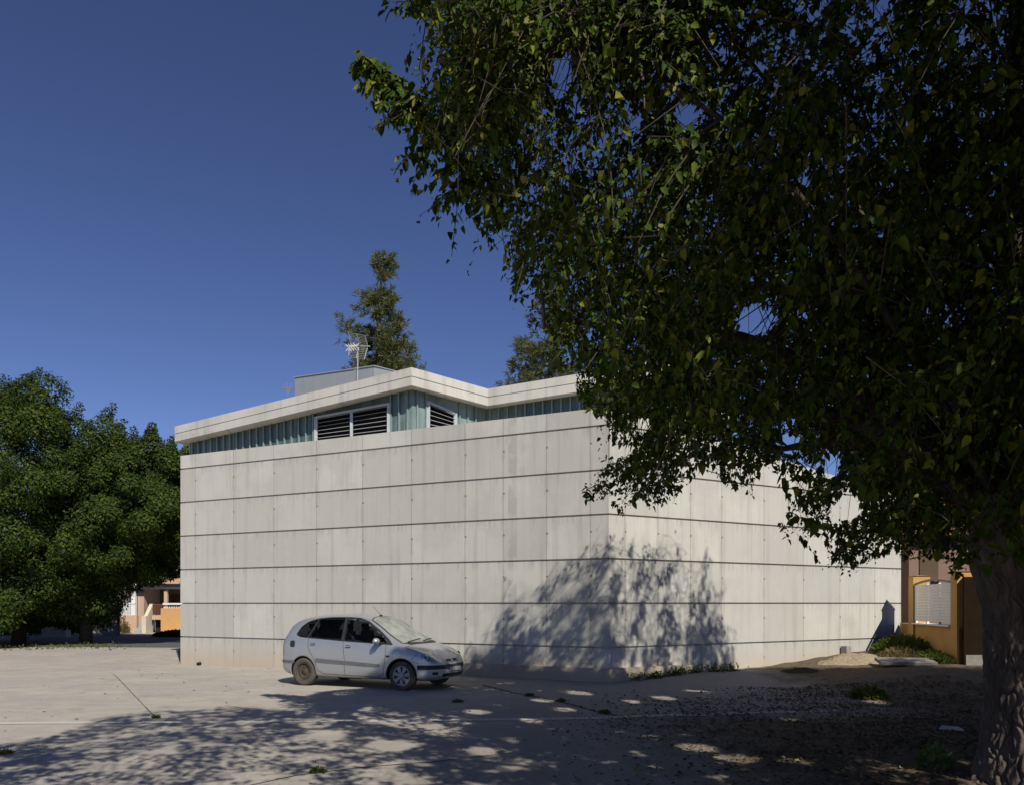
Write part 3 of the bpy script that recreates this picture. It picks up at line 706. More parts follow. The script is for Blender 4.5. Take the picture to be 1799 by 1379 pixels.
    def trim_ring(outer, holes, proj, off, name, mt, parent):
        # flat band between an outline and its openings
        base = conform(outer, proj, off, .028); pa = base
        keep = []
        for f in pa.f:
            c_ = np.mean([pa.v[i] for i in f], 0); a2 = (c_[0], c_[2]) if proj in (sideR, sideL) else ((c_[0], c_[1]) if proj is topd else (c_[1], c_[2]))
            if not any(in_poly(np.array([a2[0]]), np.array([a2[1]]), h)[0] for h in holes): keep.append(f)
        pa.f = keep; return pa.build(name, mt, parent, smooth=True, local=True)
    for pr in (sideR, sideL):
        trim_ring(surround, [ringpoly(w, -.005) for w in (W_rear, W_back, W_front)], pr, .004, "window_surround", blk, car)
        for w in (W_rear, W_back, W_front): conform(ringpoly(w, .012), pr, .007).build("window", gm, car, smooth=True, local=True)
    conform(wshield, topd, .006, .06).build("windscreen", dg, car, smooth=True, local=True)
    conform(ringpoly(rearglass, .0), reard, .006, .06).build("rear_window", gm, car, smooth=True, local=True)
    ws2 = ringpoly(wshield, .03); trim_ring(ws2, [ringpoly(wshield, -.012)], topd, .004, "windscreen_seal", blk, car)
    # seats, wheel, dash
    seatm = mat("seat_fabric", (.03, .033, .045), .9)
    for sx, ys_ in ((1.15, (-.36, .36)), (.25, (-.42, 0, .42))):
        for sy in ys_:
            sb = MB(); sb.box((sx + .12, sy, .60), (.5, .44, .14)); Mt = Matrix.Rotation(R(-16), 3, 'Y'); sb.box((sx - .18, sy, .93), (.12, .42, .60), Mt); sb.box((sx - .29, sy, 1.30), (.09, .24, .17), Mt)
            s_ = sb.build("seat", seatm, car, local=True); bv = s_.modifiers.new("b", 'BEVEL'); bv.width = .04; bv.segments = 3
    db = MB(); db.box((2.15, 0, .84), (.5, 1.35, .18)); db.build("dashboard", blk, car, local=True)
    sw = MB(); 
    cpt = [Vector((1.80 + .07 * math.sin(a), .36 + .18 * math.cos(a), 1.0 + .17 * math.sin(a))) for a in np.linspace(0, 2 * math.pi, 25)]
    sw.tube(cpt, .014, 8, cap=False); sw.box((1.82, .36, 1.0), (.05, .1, .1)); sw.build("steering_wheel", blk, car, local=True)
    rm = MB(); rm.box((1.78, 0, 1.385), (.03, .22, .06)); rm.bar((1.78, 0, 1.4), (1.74, 0, 1.50), .02); rm.build("rear_view_mirror", blk, car, local=True)
    # doors: seams and handles
    def seam(pts, name="door_seam", w=.009, mt=blk):
        mb = MB(); fine = []
        for a, c_ in zip(pts[:-1], pts[1:]):
            a, c_ = Vector(a), Vector(c_); k = max(2, int((c_ - a).length / .03)); fine += [a.lerp(c_, j / k) for j in range(k)]
        fine.append(Vector(pts[-1])); vs = []
        for i, p in enumerate(fine):
            d = (fine[min(i + 1, len(fine) - 1)] - fine[max(i - 1, 0)]).normalized(); s_ = Vector((-d.y, d.x)) * w / 2
            for e_ in (-1, 1):
                h, nn = hit((p.x + s_.x * e_, -3, p.y + s_.y * e_), (0, 1, 0)); vs.append(h + nn * .0025 if h else Vector((p.x, -.8, p.y)))
        mb.add(vs, [(2 * i, 2 * i + 2, 2 * i + 3, 2 * i + 1) for i in range(len(fine) - 1)]); return mb.build(name, mt, car, local=True)
    seam([(.14, 1.07), (.14, .86), (.30, .62), (.42, .36), (.55, .29), (1.14, .275), (1.14, .62), (1.08, 1.01)]); seam([(1.14, .275), (2.02, .27), (2.14, .34), (2.18, .62), (2.19, .95)])
    seam([(-.62, .52), (-.36, .53)], w=.01)
    seam([(2.96, .80), (2.78, .62), (2.98, .585)], "wing_seam", .008)
    for hx, hz in ((.27, .94), (1.22, .905)):
        hb_ = conform(rnd([(hx - .065, hz - .02), (hx + .07, hz - .028), (hx + .065, hz + .022), (hx - .06, hz + .028)], .02), sideR, .004, .02).build("door_handle", blk, car, local=True)
        h, nn = hit((hx, -3, hz), (0, 1, 0)); hm = MB(); hm.box(h + nn * .018, (.11, .02, .022)); hm.build("grip", m, hb_, local=True)
    conform(rnd([(-.385, .86), (-.24, .855), (-.235, 1.005), (-.38, 1.01)], .05), sideR, .003, .04).build("fuel_cap", blk, car, local=True)
    conform(rnd([(.36, .545), (2.05, .485), (2.06, .545), (.36, .625)], .02), sideR, .016, .06).build("side_moulding", grey, car, smooth=True, local=True)
    conform(rnd([(2.20, .70), (2.29, .695), (2.29, .735), (2.20, .74)], .015), sideR, .006, .03).build("side_repeater", blk, car, local=True)
    # mirrors
    for sgn in (-1, 1):
        mr = MB(); cx_, cy_, cz_ = 2.02, sgn * .95, 1.04
        prof = []
        for a in np.linspace(0, math.pi, 9):
            prof.append((max(.001, .5 * math.sin(a)), math.cos(a)))
        o_ = len(mr.v); mr.lathe([(r_, a) for r_, a in prof], 14, (0, 0, 0), 'X'); mr.v[o_:] = [(cx_ + (x * .085 if x > 0 else x * .05), cy_ + y * .20, cz_ + z * .145) for x, y, z in mr.v[o_:]]
        mo = mr.build("door_mirror", m, car, smooth=True, local=True)
        am = MB(); am.bar((cx_ + .05, sgn * .74, .98), (cx_ + .03, cy_ - sgn * .06, cz_ - .03), .06, .05); am.build("mirror_arm", blk, mo, local=True)
    # lamps
    lens = mat("lamp_lens", (.62, .64, .60), .12, metal=.55, coat=1.0, noise=18, col2=(.20, .21, .20)); red = mat("tail_lamp_red", (.16, .012, .008), .2, coat=.8); amber = mat("lamp_amber", (.5, .33, .12), .2, coat=.8)
    for sgn in (-1, 1):
        ax = Vector((-.72, -sgn * .70, 0)).normalized(); sd = Vector((.70, -sgn * .72, 0)).normalized() * (-sgn) * -1
        sd = Vector((-ax.y, ax.x, 0))
        prj = lambda a, c_, ax=ax, sd=sd, sgn=sgn: (Vector((3.05, sgn * .55, c_)) + sd * a - ax * 3, ax)
        k = 1 if sgn < 0 else -1
        pl2 = [(-.30 * k, .80), (-.18 * k, .835), (.02 * k, .835), (.16 * k, .77), (.19 * k, .65), (.05 * k, .625), (-.10 * k, .66)]
        hl = conform(rnd(pl2, .04), prj, .005, .04).build("headlight", lens, car, smooth=True, local=True)
        hc = prj(.06 * k, .715); h, nn = hit(*hc)
        if h:
            bl = MB(); q = Vector(nn).to_track_quat('Z', 'Y').to_matrix(); pts_ = []
            bl.lathe([(.001, .006), (.045, .006), (.058, .014), (.062, .006)], 18, (0, 0, 0), 'Z'); bl.v = [tuple(q @ Vector(v) + h) for v in bl.v]; bl.build("reflector_bowl", mat("lamp_bowl", (.35, .36, .36), .1, metal=.8), hl, smooth=True, local=True)
        h2, n2 = hit(*prj(-.15 * k, .765))
        if h2:
            bl = MB(); q = Vector(n2).to_track_quat('Z', 'Y').to_matrix(); bl.lathe([(.001, .012), (.03, .010), (.04, .004)], 14, (0, 0, 0), 'Z'); bl.v = [tuple(q @ Vector(v) + h2) for v in bl.v]; bl.build("indicator", mat("lamp_clear", (.75, .75, .68), .08, metal=.3, coat=1), hl, smooth=True, local=True)
        axr = Vector((.75, -sgn * .66, 0)).normalized(); sdr = Vector((-axr.y, axr.x, 0)); prr = lambda a, c_, axr=axr, sdr=sdr, sgn=sgn: (Vector((-.6, sgn * .62, c_)) + sdr * a - axr * 3, axr)
        conform(rnd([(-.10, .66), (.10, .66), (.085, .98), (-.03, 1.02)], .03), prr, .005, .05).build("tail_light", red, car, smooth=True, local=True)
    # nose: bumper strip, grilles, plate
    def polar(z0, z1, a0_, a1_, off, name, mt, nz=3, na=60, cx_=2.6):
        mb = MB(); 
        for i in range(na + 1):
            th = a0_ + (a1_ - a0_) * i / na; d_ = Vector((math.cos(th), math.sin(th), 0))
            for j in range(nz + 1):
                z_ = z0 + (z1 - z0) * j / nz; h, nn = hit(Vector((cx_, 0, z_)) + d_ * 4, -d_)
                q = h + (nn * off if nn.dot(d_) > 0 else d_ * off); mb.v.append((q.x, q.y, z_ + (0.0)))
        k = nz + 1
        for i in range(na):
            for j in range(nz): mb.f.append((i * k + j, (i + 1) * k + j, (i + 1) * k + j + 1, i * k + j + 1))
        return mb.build(name, mt, car, smooth=True, local=True)
    polar(.455, .545, R(-66), R(66), .016, "bumper_strip", blk); polar(.285, .36, R(-30), R(30), .007, "lower_grille", blk)
    for s0 in (-1, 1):
        polar(.60, .655, R(3.2) * s0, R(17) * s0, .006, "grille", blk, na=12)
        polar(.34, .40, R(38) * s0, R(46) * s0, .006, "fog_lamp_recess", blk, na=8)
    polar(.405, .49, R(-17), R(17), .022, "number_plate", mat("plate_white", (.36, .36, .34), .5, noise=25, col2=(.26, .26, .25)), na=16)
    for rz_, w_, mt in ((.625, .05, lens),): polar(.60, .66, R(-2.6), R(2.6), .008, "nose_badge", lens, na=6)
    # rear bumper strip
    mbk = MB()
    for i in range(41):
        th = R(180 - 68 + 136 * i / 40); d_ = Vector((math.cos(th), math.sin(th), 0))
        for z_ in (.50, .56): h, nn = hit(Vector((.1, 0, z_)) + d_ * 4, -d_); q = h + nn * .012; mbk.v.append((q.x, q.y, z_))
    mbk.f = [(2 * i, 2 * i + 2, 2 * i + 3, 2 * i + 1) for i in range(40)]; mbk.build("rear_bumper_strip", grey, car, smooth=True, local=True)
    # wipers
    for a_, c_ in (((2.55, -.50), (2.47, .12)), ((2.57, .10), (2.46, .62))):
        wp = MB(); p_ = []
        for k in range(9):
            q = Vector(a_).lerp(Vector(c_), k / 8); h, nn = hit((q.x, q.y, 3), (0, 0, -1)); p_.append(h + nn * .018)
        wp.tube(p_, .011, 5); wp.build("wiper", blk, car, local=True)
    sc_ = MB(); p_ = []
    conform(rnd([(2.53, -.62), (2.66, -.55), (2.68, 0), (2.66, .55), (2.53, .62), (2.61, 0)], .02), topd, .008, .05).build("scuttle_panel", blk, car, local=True)
    # wheels
    tyre_m = mat("dusty_tyre", (.045, .040, .035), .95, noise=9, col2=(.12, .10, .08), bump=(60, .3, .005)); dtyre = mat("muddy_tyre", (.105, .093, .08), .95, noise=7, col2=(.07, .06, .052)); rim_m = mat("rusty_steel_rim", (.13, .10, .075), .7, metal=.3, noise=14, col2=(.06, .045, .035)); hub_m = mat("hubcap_silver", (.36, .37, .37), .45, metal=.3, noise=9, col2=(.26, .26, .25))
    for wx in (0.0, 2.58):
        for sgn in (-1, 1):
            s = sgn; dst = wx == 0.0
            yo = s * .74
            tp = [(.20, s * .075), (.215, s * .088), (.26, s * .095), (.298, s * .085), (.312, s * .06), (.3135, s * .03), (.3135, -s * .06), (.30, -s * .09), (.22, -s * .09), (.2, -s * .08)]
            rb_ = MB(); rb_.lathe([(.001, s * .045), (.06, s * .045), (.065, s * .035), (.105, s * .03), (.135, s * .05), (.165, s * .045), (.185, s * .03), (.19, s * .078), (.205, s * .084), (.208, s * .06), (.19, -s * .06), (.001, -s * .06)], 36, (wx, yo, .31))
            rim = rb_.build("wheel", rim_m, car, smooth=True, local=True)
            MB().lathe(tp, 44, (wx, yo, .31)).build("tyre", dtyre if dst else tyre_m, rim, smooth=True, local=True)
            if dst:
                for k in range(8):
                    a = 2 * math.pi * k / 8; hb_ = MB(); hb_.lathe([(.001, s * .049), (.017, s * .048)], 8, (wx + .145 * math.cos(a), yo, .31 + .145 * math.sin(a))); hb_.build("rim_slot", well, rim, local=True)
            else:
                hc = MB(); n = 6; yv = yo + s * .088
                hc.lathe([(.001, s * .1), (.05, s * .098), (.06, s * .088)], 20, (wx, yo, .31))
                hc.lathe([(.187, s * .084), (.20, s * .093), (.212, s * .09)], 40, (wx, yo, .31))
                for k in range(7):
                    a = 2 * math.pi * k / 7 + .2; ca, sa = math.cos(a), math.sin(a)
                    q = lambda r_, t_, yy_: (wx + r_ * ca - t_ * sa, yy_, .31 + r_ * sa + t_ * ca)
                    hc.add([q(.05, -.022, yv), q(.05, .022, yv), q(.19, .045, yv), q(.19, -.045, yv), q(.05, -.026, yv - s * .02), q(.05, .026, yv - s * .02), q(.19, .052, yv - s * .02), q(.19, -.052, yv - s * .02)], [(0, 1, 2, 3), (0, 4, 5, 1), (1, 5, 6, 2), (2, 6, 7, 3), (3, 7, 4, 0)])
                hc.build("hubcap", hub_m, rim, local=True)
    # roof aerial and exhaust box
    ae = MB(); h, nn = hit((1.52, 0, 3), (0, 0, -1)); ae.box(h + Vector((0, 0, .012)), (.06, .04, .03)); ae.tube([h + Vector((0, 0, .02)), h + Vector((-.22, 0, .22))], .004, 5); ae.build("roof_aerial", blk, car, local=True)
    ex = MB(); ex.lathe([(.001, -.25), (.09, -.24), (.1, -.15), (.1, .2), (.001, .22)], 14, (1.0, -.3, .25), 'X'); ex.build("exhaust_box", well, car, local=True)
    return car
make_car()

# ------------------------------------------------------------------ foliage
M_bark = mat("furrowed_bark", (.055, .041, .032), .95, noise=7, col2=(.15, .118, .092), bump=(26, .9, .03), stretch=(1, 1, .28))
M_twig = mat("twig_bark", (.06, .046, .035), .9, noise=8, col2=(.11, .085, .062))
M_mul = leaf_mat("mulberry_leaf", (.026, .047, .005), (.060, .096, .009), (.19, .185, .025), trans=.11, rough=.55, spec=.12)
M_fic = leaf_mat("laurel_leaf", (.023, .043, .008), (.041, .067, .010), (.105, .115, .02), trans=.12, rough=.6, spec=.12)
M_limb = mat("limb_bark", (.035, .028, .022), .95, noise=8, col2=(.09, .07, .052))
M_pine = leaf_mat("pine_needle", (.065, .085, .038), (.12, .135, .055), (.19, .17, .08), trans=.2, rough=.6, spec=.15)

OUT = [(615, -40), (617, 3), (650, 12), (668, 45), (690, 44), (700, 25), (728, 40), (736, 62), (744, 110), (775, 128), (795, 160), (770, 172), (735, 135), (695, 112), (640, 94), (629, 108), (652, 145), (690, 160), (708, 190), (722, 222), (720, 250), (710, 285), (735, 322), (775, 318), (792, 345), (783, 372), (818, 392), (822, 415), (850, 408), (835, 440), (878, 458), (884, 478), (880, 520), (898, 555), (905, 565), (940, 560), (962, 610), (955, 668), (1010, 676), (1014, 715), (1022, 735), (1060, 745), (1068, 770), (1058, 812), (1032, 832), (1022, 885), (1045, 892), (1062, 880), (1098, 918), (1112, 884), (1135, 900), (1180, 895), (1202, 838), (1240, 828), (1272, 862), (1292, 878), (1328, 882), (1318, 842), (1342, 812), (1372, 832), (1398, 880), (1358, 920), (1372, 948), (1430, 968), (1440, 950), (1475, 945), (1436, 1000), (1470, 1022), (1500, 1012), (1535, 998), (1562, 978), (1600, 998), (1640, 1000), (1662, 1004), (1688, 1025), (1715, 1010), (1799, 1060), (1900, 1060), (1900, -60), (615, -60)]
HOLES = [(985, 130, 22, 40), (1332, 560, 30, 24), (1383, 770, 13, 22), (1460, 812, 17, 26), (1207, 200, 22, 22), (1012, 190, 10, 22), (1488, 892, 26, 26), (880, 420, 12, 14), (1305, 585, 12, 14), (1388, 618, 12, 14), (1395, 770, 12, 14), (1425, 815, 12, 10), (1410, 850, 16, 8), (1540, 205, 9, 16), (1690, 62, 8, 18), (1757, 40, 8, 12), (1550, 320, 6, 8), (1742, 205, 8, 8), (1510, 690, 14, 10), (1130, 745, 12, 12), (1085, 790, 20, 12), (1415, 318, 9, 9), (1430, 20, 10, 12), (1540, 20, 7, 12)]
SHADE = [(-3000, 1312), (0, 1306), (90, 1290), (180, 1256), (220, 1256), (262, 1243), (330, 1248), (420, 1236), (470, 1242), (520, 1228), (560, 1214), (640, 1207), (700, 1202), (740, 1203), (775, 1192), (800, 1180), (822, 1120), (850, 1108), (872, 1070), (885, 998), (918, 1005), (918, 1045), (955, 1010), (985, 968), (1012, 972), (1042, 935), (1060, 905), (1080, 945), (1098, 930), (1125, 924), (1140, 955), (1166, 930), (1200, 936), (1215, 970), (1247, 944), (1252, 1000), (1285, 1014), (1262, 1070), (1290, 1095), (1306, 1112), (1290, 1150), (1285, 1178), (1400, 1182), (1500, 1186), (1558, 1178), (1580, 1160), (1640, 1150), (1720, 1150), (3500, 1150), (3500, 9000), (-3000, 9000)]
def to_px(p):
    d = np.maximum(p[:, 1], .05); return CX + p[:, 0] / d * F, HY - (p[:, 2] - EYE) / d * F
def shade_ok(p):
    best = p[:, 2] / -LDIR[2]                                            # ground
    for C_, n_ in ((Cp, nL), (Cp, nR)):
        den = LDIR[0] * n_[0] + LDIR[1] * n_[1]; s = -((p[:, 0] - C_[0]) * n_[0] + (p[:, 1] - C_[1]) * n_[1]) / den
        h = p + s[:, None] * LDIR
        u = uL if n_ is nL else uR; a = (h[:, 0] - C_[0]) * u[0] + (h[:, 1] - C_[1]) * u[1]
        okh = (s > 0) & (((a <= 0) & (a > -LEN_L)) if n_ is nL else ((a >= 0) & (a < LEN_R)))
        best = np.where(okh & (s < best), s, best)
    h = p + best[:, None] * LDIR; x, y = to_px(h)
    off = (h[:, 1] < 1.5) | (x < -60) | (x > 1860) | (y > 1440)
    return off | in_poly(x, y, SHADE)
SUNGAPS = [(4.83, 7.46, .12, .24), (4.83, 7.46, .48, .22), (4.84, 7.46, .80, .13), (4.86, 7.47, .98, .08), (4.76, 7.5, 1.45, .06), (4.74, 7.5, 1.62, .05), (4.86, 7.46, 1.2, .05), (4.45, 7.6, 0, .16), (4.1, 8.6, 0, .10), (2.35, 10.2, 0, .22), (2.7, 9.5, 0, .20), (3.2, 9.2, 0, .16), (1.9, 11.0, 0, .14), (4.4, 12.6, .1, .16), (6.8, 14.6, .2, .2), (3.0, 15.6, 0, .2), (1.4, 16.4, 0, .25), (3.9, 16.9, 0, .2), (.6, 15.2, 0, .22), (2.2, 15.0, 0, .2), (-.6, 13.6, 0, .22), (-1.2, 12.0, 0, .2), (.3, 12.6, 0, .18), (-1.6, 10.4, 0, .3), (-2.6, 11.2, 0, .25), (-.4, 10.0, 0, .2), (.9, 13.9, 0, .2), (2.6, 13.2, 0, .16)]
def sun_gap(p):
    bad = np.zeros(len(p), bool)
    for x, y, z, r in SUNGAPS:
        v = p - np.array([x, y, z]); t = v @ LDIR; bad |= np.linalg.norm(v - t[:, None] * LDIR, axis=1) < r
    return bad
def vnoise(u, v, seed):
    G = np.random.default_rng(seed).random((64, 64)); i, j = np.floor(u).astype(int), np.floor(v).astype(int); a, b = u - i, v - j
    a, b = a * a * (3 - 2 * a), b * b * (3 - 2 * b); g = lambda x, y: G[x % 64, y % 64]
    return (g(i, j) * (1 - a) + g(i + 1, j) * a) * (1 - b) + (g(i, j + 1) * (1 - a) + g(i + 1, j + 1) * a) * b
def lacy(p):                           # ragged gaps along the sun's rays, so that the crown's shadow breaks up into shoots and flecks
    best = p[:, 2] / -LDIR[2]; wall = np.zeros(len(p), int)
    for w, C_, n_, u_, L_ in ((1, Cp, nL, uL, LEN_L), (2, Cp, nR, uR, LEN_R)):
        den = LDIR[0] * n_[0] + LDIR[1] * n_[1]; s = -((p[:, 0] - C_[0]) * n_[0] + (p[:, 1] - C_[1]) * n_[1]) / den; h = p + s[:, None] * LDIR
        a = (h[:, 0] - C_[0]) * u_[0] + (h[:, 1] - C_[1]) * u_[1]; k = (s > 0) & (s < best) & ((a <= 0) if w == 1 else (a >= 0)) & (np.abs(a) < L_)
        best = np.where(k, s, best); wall = np.where(k, w, wall)
    h = p + best[:, None] * LDIR; x, y = to_px(np.where(h[:, 1:2] < .5, [[0, .5, 0]], h))
    th = np.where(wall == 1, R(42), R(6)); u = (x * np.cos(th) + y * np.sin(th)) / 12; v = (-x * np.sin(th) + y * np.cos(th)) / 40
    nw = vnoise(u * .8, v * .9, 1) * .58 + vnoise(u * 1.8, v * 1.8, 2) * .42
    lim_w = np.interp(y, [900, 960, 1060, 1130, 1200], [.40, .44, .47, .52, .60])
    gx_, gy_ = h[:, 0], h[:, 1]; ng = vnoise(gx_ / .5 + 40, gy_ / .5 + 40, 3) * .42 + vnoise(gx_ / .2 + 40, gy_ / .2 + 40, 4) * .33 + vnoise(gx_ / .09 + 40, gy_ / .09 + 40, 9) * .25
    lim_g = np.interp(gx_ + .25 * (gy_ - 12), [-9, -5.5, -3, -1, 1, 4], [.57, .575, .58, .605, .66, .78])
    thin = np.random.default_rng(8).random(len(p)); kw = np.interp(y, [930, 1020, 1100, 1180], [.17, .21, .26, .36]); kg = np.interp(gx_ + .25 * (gy_ - 12), [-9, -4, -1.5, 1], [.40, .50, .75, 1])
    t = (8.0 - p[:, 1]) / LDIR[1]; q = p + t[:, None] * LDIR; qx, qy = to_px(q); _, y0 = to_px(p)          # full boughs over the dark upper middle of the crown
    full = (p[:, 1] < 7.8) & (y0 < 0) & in_poly(qx, qy, [(735, -60), (748, 120), (800, 185), (900, 190), (1000, 260), (1080, 420), (1300, 700), (1900, 700), (1900, -60)]); kg = np.where(full, 1, kg); ng = np.where(full, ng - .08, ng)
    return np.where(wall > 0, (nw < lim_w) & (thin < kw), (ng < lim_g + .04) & (thin < kg)) | (h[:, 1] < 2)
LITZONE = [(610, 70), (690, 90), (760, 175), (840, 280), (920, 390), (980, 500), (1060, 640), (1090, 760), (1030, 760), (930, 600), (860, 470), (760, 340), (690, 250), (630, 150)]
def lit_ok(p):                         # keeps the sun's way free to the outer left shoots
    x0, y0 = to_px(p); out = (p[:, 1] < .3) | (y0 < -25) | (np.hypot(p[:, 0], p[:, 1]) < 6.3); bad = np.zeros(len(p), bool)
    for pl in (7.7, 8.5):
        t = (pl - p[:, 1]) / LDIR[1]; h = p + t[:, None] * LDIR; x, y = to_px(h); bad |= (p[:, 1] < pl - .3) & in_poly(x, y, LITZONE)
    return ~(out & bad)
def crown_ok(p, grow=0.0):
    x, y = to_px(p); fr = (p[:, 1] > .3) & (x > -30) & (x < 1830) & (y > -30) & (y < 1410)
    ins = in_poly(x, y, OUT); d = np.hypot(p[:, 0], p[:, 1])
    for hx, hy, a, b in HOLES: ins &= ((x - hx) / a) ** 2 + ((y - hy) / b) ** 2 > 1
    ok = (~fr) | (ins & (d > 6.3))
    ok &= (d > 2.5) & (p[:, 2] > 2.05)
    return ok & shade_ok(p) & lit_ok(p)

def trunk_mesh(path, rads, nseg=72, nrings=120, seed=3, depth=.035):
    rg = np.random.default_rng(seed); path = np.array(path, float); L = np.concatenate([[0], np.cumsum(np.linalg.norm(np.diff(path, axis=0), axis=1))])
    t = np.linspace(0, L[-1], nrings); C_ = np.stack([np.interp(t, L, path[:, k]) for k in range(3)], 1); rr = np.interp(t, L, rads)
    th = np.linspace(0, 2 * np.pi, nseg, endpoint=False); TH, T = np.meshgrid(th, t)
    U = TH * .34; Z3 = T / 3.1; per = 2 * np.pi * .34
    npt = 620; cu = rg.uniform(0, per, npt); cz = rg.uniform(-.05, Z3.max() + .05, npt)
    Uw = U + .02 * np.sin(T * 9 + 5 * TH) + .015 * np.sin(T * 23 - 3 * TH); f1 = np.full(U.shape, 9.0); f2 = f1.copy()
    for a_, b_ in zip(cu, cz):
        du = np.abs(Uw - a_) % per; du = np.minimum(du, per - du); q = du * du + (Z3 - b_) ** 2
        f2 = np.where(q < f1, f1, np.minimum(f2, q)); f1 = np.minimum(f1, q)
    e = np.sqrt(f2) - np.sqrt(f1); disp = np.clip(e / .022, 0, 1) ** .7 * 1.6 - .8 + .35 * np.sin(9 * TH + 2.2 * np.sin(T * 3)) + .2 * np.sin(31 * TH + 6 * np.sin(T * 8)) + rg.normal(size=U.shape) * .06
    RR = rr[:, None] * (1 + .06 * np.sin(3 * TH + .8 * T) + .04 * np.sin(5 * TH - T * 1.3)) + depth * .5 * disp
    V = np.stack([C_[:, 0:1] + RR * np.cos(TH), C_[:, 1:2] + RR * np.sin(TH), C_[:, 2:3] + 0 * TH + .01 * disp], -1).reshape(-1, 3)
    i, j = np.meshgrid(np.arange(nseg), np.arange(nrings - 1)); a = (j * nseg + i).ravel(); b = (j * nseg + (i + 1) % nseg).ravel()
    return V, np.stack([a, b, b + nseg, a + nseg], 1).ravel()

def big_tree():
    rg = np.random.default_rng(11); bx, by = 4.99, 7.75; g0 = gz(bx, by)
    tr = thing("shade_tree", "big mulberry tree overhanging the right half with furrowed trunk", "tree", (bx, by, g0))
    path = [(bx, by, g0 - .15), (bx, by, g0 + .12), (bx - .01, by, .6), (bx - .02, by, 1.2), (bx - .02, by, 1.75), (bx - .10, by, 2.25), (bx - .16, by + .1, 2.9)]
    V, ix = trunk_mesh(path, [.47, .39, .33, .312, .318, .37, .30], 300, 340, depth=.042)
    np_mesh("trunk", V, 4, ix, M_bark, tr, smooth=True)
    # cluster centres
    cen = np.array([4.6, 7.6, 6.9]); rad = np.array([10.6, 8.4, 5.9])
    n = 70000; q = unit(rg.normal(size=(n, 3))) * (rg.random((n, 1)) ** (1 / 2.4)); C_ = cen + q * rad
    C_ = C_[crown_ok(C_)]
    lump = .5 * vnoise(C_[:, 0] / .75 + 20, C_[:, 2] / .75 + 20, 5) + .5 * vnoise(C_[:, 1] / .75 + .4 * C_[:, 0] + 20, C_[:, 2] / .75 + 20, 6); C_ = C_[lump > .40]
    # thin the crowd so that clusters keep their distance
    keep = []; cell = {}
    for p in C_:
        k = tuple((p // .56).astype(int))
        if cell.get(k, 0) >= 1: continue
        cell[k] = 1; keep.append(p)
        if len(keep) >= 4600: break
    C_ = np.array(keep)
    xq = np.stack([rg.uniform(735, 1230, 900), rg.uniform(-60, 190, 900), rg.uniform(6.6, 9.3, 900)], 1); xq = xq[in_poly(xq[:, 0], xq[:, 1], [(738, -60), (748, 105), (800, 172), (900, 182), (960, 110), (1040, 95), (1230, 60), (1230, -60)])]
    X_ = np.array([tuple(P(*q)) for q in xq]); X_ = X_[crown_ok(X_)][:230]; C_ = np.concatenate([C_, X_])      # heavy upper boughs
    # limbs
    fork = np.array([bx - .03, by + .05, 2.45]); dirs = [(-5.2, -1.0, 4.8), (-4.6, 2.2, 3.0), (-2.2, 4.6, 4.5), (1.8, 4.4, 5.0), (3.6, .5, 5.6), (.4, .6, 8.2), (-1.0, -4.5, 5.4), (-3.4, .6, 6.8), (-3.6, 3.4, 5.8), (-1.7, 3.0, 1.5), (-3.0, 1.2, 1.7)]
    lm = MB(); samp = []
    for dv in dirs:
        d = np.array(dv, float); L = np.linalg.norm(d); pts = []
        for t in np.linspace(0, 1, 14):
            bow = np.array([0, 0, 1.0]) * math.sin(math.pi * t) * .16 * L * (.4 if d[2] > 5 else 1) - np.array([0, 0, .1]) * t * L * .3
            w = np.array([math.sin(t * 9 + dv[0]), math.cos(t * 8 + dv[1]), math.sin(t * 7)]) * .10 * t
            pts.append(fork + d * t * .97 + bow + w)
        ok = np.array(pts); samp.append(ok[2:])
        rads = np.linspace(.15, .02, 14) * (.34 if d[0] < -2.5 and d[2] > 3.5 else 1)
        lm.tube([Vector(p) for p in pts], list(rads), 10)
    lm.build("limb", M_limb, tr, smooth=True)
    samp = np.concatenate(samp)
    tw = MB(); used = {}
    for p in C_:
        dd = np.linalg.norm(samp - p, axis=1) + np.where(samp[:, 2] > p[2] + .8, .8, 0); si = int(np.argmin(dd)); s = samp[si]; used[si] = used.get(si, 0) + 1
        if used[si] > 3: continue
        L = np.linalg.norm(p - s)
        if L < .15 or L > 1.5 or not crown_ok(np.array([s * .75 + p * .25, (s + p) / 2, s * .25 + p * .75])).all(): continue
        m_ = (s + p) / 2 + np.array([rg.normal() * .1, rg.normal() * .1, .10 * L])
        tw.tube([Vector(s), Vector((s * .5 + m_ * .5)), Vector(m_), Vector((m_ + p) / 2 + np.array([0, 0, .03])), Vector(p)], [.014 + .004 * L, .011, .009, .007, .005], 5, cap=False)
    # shoots
    K = 14; base = np.repeat(C_, K, 0) + rg.normal(size=(len(C_) * K, 3)) * .16
    outw = unit(base - cen); d = unit(outw * .55 + rg.normal(size=base.shape) * .62 + np.array([0, 0, -.12])); SL = rg.uniform(.35, .95, len(base))
    up = base[:, 2] > 9.5; d[up] = unit(d[up] * .5 + np.array([-.05, .1, .9])); SL[up] *= 1.25
    sag = np.where(up, .05, rg.uniform(.15, .55, len(base)))
    def shoot(t): return base + d * (SL * t)[:, None] + np.array([0, 0, -1.0]) * (sag * SL * t * t)[:, None]
    ok = crown_ok(base) & crown_ok(shoot(.5)) & crown_ok(shoot(1.0)) & crown_ok(shoot(1.12))
    ok &= ~(sun_gap(base) | sun_gap(shoot(.5)) | sun_gap(shoot(1.0)))
    base, d, SL, sag = base[ok], d[ok], SL[ok], sag[ok]
